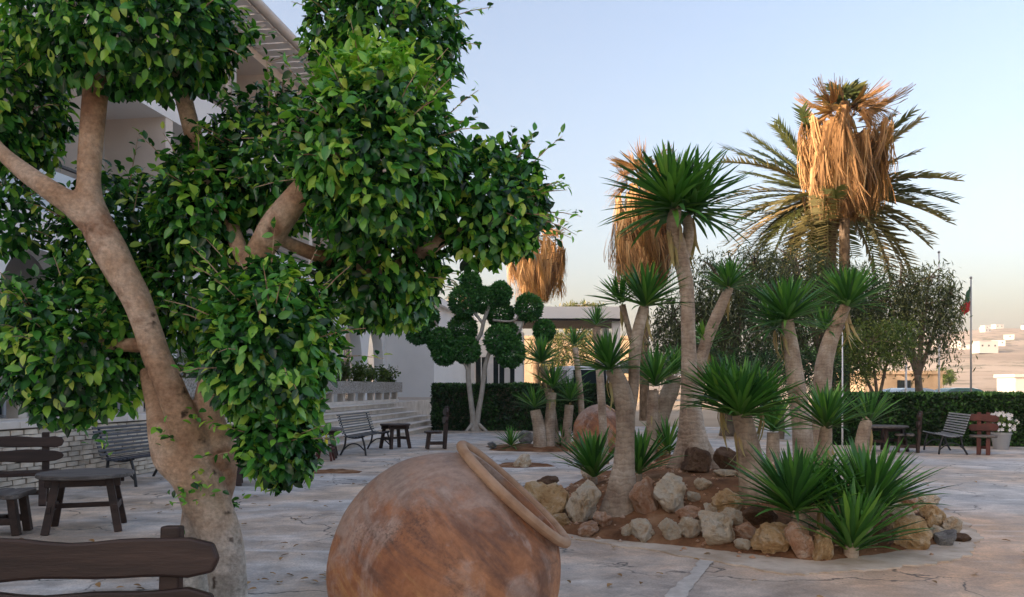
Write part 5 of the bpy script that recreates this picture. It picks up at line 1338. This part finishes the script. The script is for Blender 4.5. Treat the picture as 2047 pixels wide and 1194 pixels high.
def car(label, loc, rz, paint, van=False, group='parked vehicles beyond the hedges'):
    r = empty('parked_car' if not van else 'parked_van', loc, label, 'van' if van else 'car', group, rz); z0 = (0, 0, 0)
    L, W, Ht = (4.6, 1.85, 2.35) if van else (4.2, 1.72, 1.46)
    if van: low = [(-L/2, .35), (L/2, .35), (L/2, .95), (L/2-.15, 1.1), (-L/2+.02, 1.2), (-L/2, 1.1)]; up = [(-L/2+.04, 1.2), (L/2-.75, 1.12), (L/2-1.45, Ht-.12), (L/2-1.8, Ht), (-L/2+.35, Ht), (-L/2+.15, Ht-.15)]
    else: low = [(-L/2, .32), (L/2, .32), (L/2, .7), (L/2-.25, .82), (L/2-1.1, .9), (-L/2+.5, .95), (-L/2, .88)]; up = [(-L/2+.5, .94), (L/2-1.1, .89), (L/2-1.85, Ht-.06), (L/2-2.2, Ht), (-L/2+1.3, Ht), (-L/2+.9, Ht-.08)]
    MB().prism(low, W, (0, -W/2, 0), (1, 0, 0), (0, 0, 1), (0, 1, 0)).build('body', M[paint], r, off=z0, bevel=.05)
    mb = MB(); n = len(up); V = []
    for sy in (-1, 1):
        for x, z in up: V.append((x, sy*(W/2-.03-.22*(z-up[0][1])/Ht), z))
    mb.add(V, [tuple(range(n)), tuple(range(2*n-1, n-1, -1))]+[(i, i+n, (i+1) % n+n, (i+1) % n) for i in range(n)]); mb.build('cabin', M[paint], r, off=z0, bevel=.04)
    zlo = up[0][1]+.06; zhi = Ht-.16
    for sy in (-1, 1):
        for a, b_ in (((-L/2+.75, -.15), (-.05, L/2-1.5)) if not van else ((-L/2+.4, -.6), (-.5, L/2-1.55))):
            y0 = sy*(W/2-.015-.22*(zlo-up[0][1])/Ht); y1 = sy*(W/2-.015-.22*(zhi-up[0][1])/Ht)
            V = [(a, y0, zlo), (b_+(.25 if b_ > 0 else 0), y0, zlo), (b_-(.12 if b_ > 0 else 0), y1, zhi), (a+(.25 if a < -1 else 0), y1, zhi)]; V += [(x, y-sy*.02, z) for x, y, z in V]
            MB().add(V, [(0, 1, 2, 3), (7, 6, 5, 4), (0, 4, 5, 1), (1, 5, 6, 2), (2, 6, 7, 3), (3, 7, 4, 0)]).build('side_window', M['glass'], r, off=z0)
    xr = -L/2+.05 if van else -L/2+.66
    MB().box((xr, 0, (zlo+zhi)/2), (.05, W*.72, zhi-zlo), ry=R(8 if van else 42)).build('rear_window', M['glass'], r, off=z0)
    MB().box((L/2-1.1 if van else L/2-1.47, 0, (zlo+zhi)/2+.02), (.05, W*.74, (zhi-zlo)*1.1), ry=R(-35 if van else -52)).build('windscreen', M['glass'], r, off=z0)
    for sx in (-1, 1):
        for sy in (-1, 1):
            mb = MB(); mb.lathe([(.001, -.1), (.3, -.1), (.32, -.07), (.32, .07), (.3, .1), (.001, .1)], 24, Matrix.Rotation(R(90), 3, 'X'), (sx*(L/2-.8), sy*(W/2-.09), .32)); w = mb.build('wheel', M['tyre'], r, off=z0)
            mb = MB(); mb.lathe([(.001, -.012), (.19, -.012), (.19, .012), (.001, .012)], 16, Matrix.Rotation(R(90), 3, 'X'), (sx*(L/2-.8), sy*(W/2+.013), .32)); mb.build('rim', M['grey_metal'], w, off=z0)
        MB().box((-L/2-.005, sx*(W/2-.16), .82), (.04, .14, .2)).build('tail_light', M['red_cloth'], r, off=z0); MB().box((L/2-.02, sx*(W/2-.22), .66), (.06, .28, .12)).build('headlight', M['white_metal'], r, off=z0)
car('white van with dark windows under the entrance canopy', (P(1155, 774, 35)[0], 36.0, 0.0), R(100), 'car_white', True)
car('silver-blue car whose roof shows over the right-hand hedge', (P(1795, 774, 36)[0], 36, 0), R(185), 'car_silver')
car('dark green car roof right of the silver-blue car', (P(1848, 774, 42)[0]+1.2, 42, 0), R(178), 'car_green')
car('pale distant car beside the flagpoles on the sunlit field', (P(1935, 774, 62)[0], 62, 0), R(5), 'car_white')
def house(label, loc, sx, sy, h, rz, mat='house', group='white houses of the far town', win=True, flat_roof=True):
    r = empty('house', loc, label, 'house', group, rz); z0 = (0, 0, 0)
    MB().box((0, 0, h/2-1), (sx, sy, h+2)).build('wall', M[mat], r, off=z0)
    if flat_roof: MB().box((0, 0, h+.15), (sx+.4, sy+.4, .3)).build('roof', M[mat], r, off=z0)
    if win:
        k = max(1, int(sx//4))
        for i in range(k): MB().box((-sx/2+(i+.5)*sx/k, -sy/2-.02, h*.55), (1.2, .1, 1.3)).build('window', M['glass'], r, off=z0)
    return r
rr = np.random.default_rng(33)
for i in range(34):
    t = .38+.27*rr.random() if i < 28 else .05+.3*rr.random(); D = 520+620*rr.random()**1.2; x = t*D
    house('small white flat-roofed house among the far town on the hillside', (x, D, hill_h(x, D)+.2), 6+6*rr.random(), 6+4*rr.random(), 3+2.2*rr.random(), rr.normal(0, .4))
house('large white block on the hill slope right of the furled flag', (P(1968, 774, 640)[0], 640, hill_h(P(1968, 774, 640)[0], 640)+2), 15, 10, 6.5, .1, group=None)
house('white cabin with a flat roof at the right edge beyond the hedge', (P(2047, 774, 80)[0], 80, 0), 3.4, 3, 2.4, 0, group=None)
house('tan stone building glimpsed through the entrance canopy', (P(1130, 774, 90)[0], 92, 0), 16, 8, 6.5, 0, 'tan_wall', None)
house('low tan house behind the yellow-green bush', (P(1775, 774, 75)[0], 75, 0), 7, 5, 2.6, .1, 'tan_wall', None)

# ================================================================== dry leaves on the paving
def fallen():
    rr = np.random.default_rng(91); n = 420
    x = rr.uniform(-5, 8, n); y = rr.uniform(5.0, 20, n)
    nr = rr.random(n) < .4; x[nr] = rr.normal(-1.8, 1.3, nr.sum()); y[nr] = rr.normal(6.2, 1.4, nr.sum())
    k = np.array([poly_dist((a, b), BEDA) < -.1 for a, b in zip(x, y)]); x = x[k]; y = y[k]; n = len(x)
    a = rr.random(n)*6.28
    V, Fc, T = scatter(FT[0], np.stack([x, y, np.full(n, .026)], 1), np.stack([np.cos(a), np.sin(a), rr.normal(0, .1, n)], 1), np.tile([0, 0, 1.], (n, 1))+rr.normal(0, .15, (n, 3)), .05+.04*rr.random(n), .2+.6*rr.random(n))
    tag(link('fallen_leaves', to_mesh('fallen_leaves', V, Fc, M['dry_frond'], True, T)), 'scattered dry fallen leaves lying on the courtyard paving', 'leaves', kind='stuff')
fallen()
# ================================================================== hazy air
def haze():
    m = bpy.data.materials.new('haze'); m.use_nodes = True; nt = m.node_tree; nt.nodes.clear()
    o = nt.nodes.new('ShaderNodeOutputMaterial'); v = nt.nodes.new('ShaderNodeVolumePrincipled')
    v.inputs['Color'].default_value = (.86, .90, 1.0, 1); v.inputs['Density'].default_value = 0.00022; v.inputs['Anisotropy'].default_value = 0.0
    nt.links.new(v.outputs[0], o.inputs['Volume'])
    mb = MB(); mb.box((0, 820, 59), (4400, 1900, 142)); h = mb.build('haze', m); h.display_type = 'WIRE'; tag(h, 'thin pale haze over the far hills', 'haze', kind='stuff')
haze()
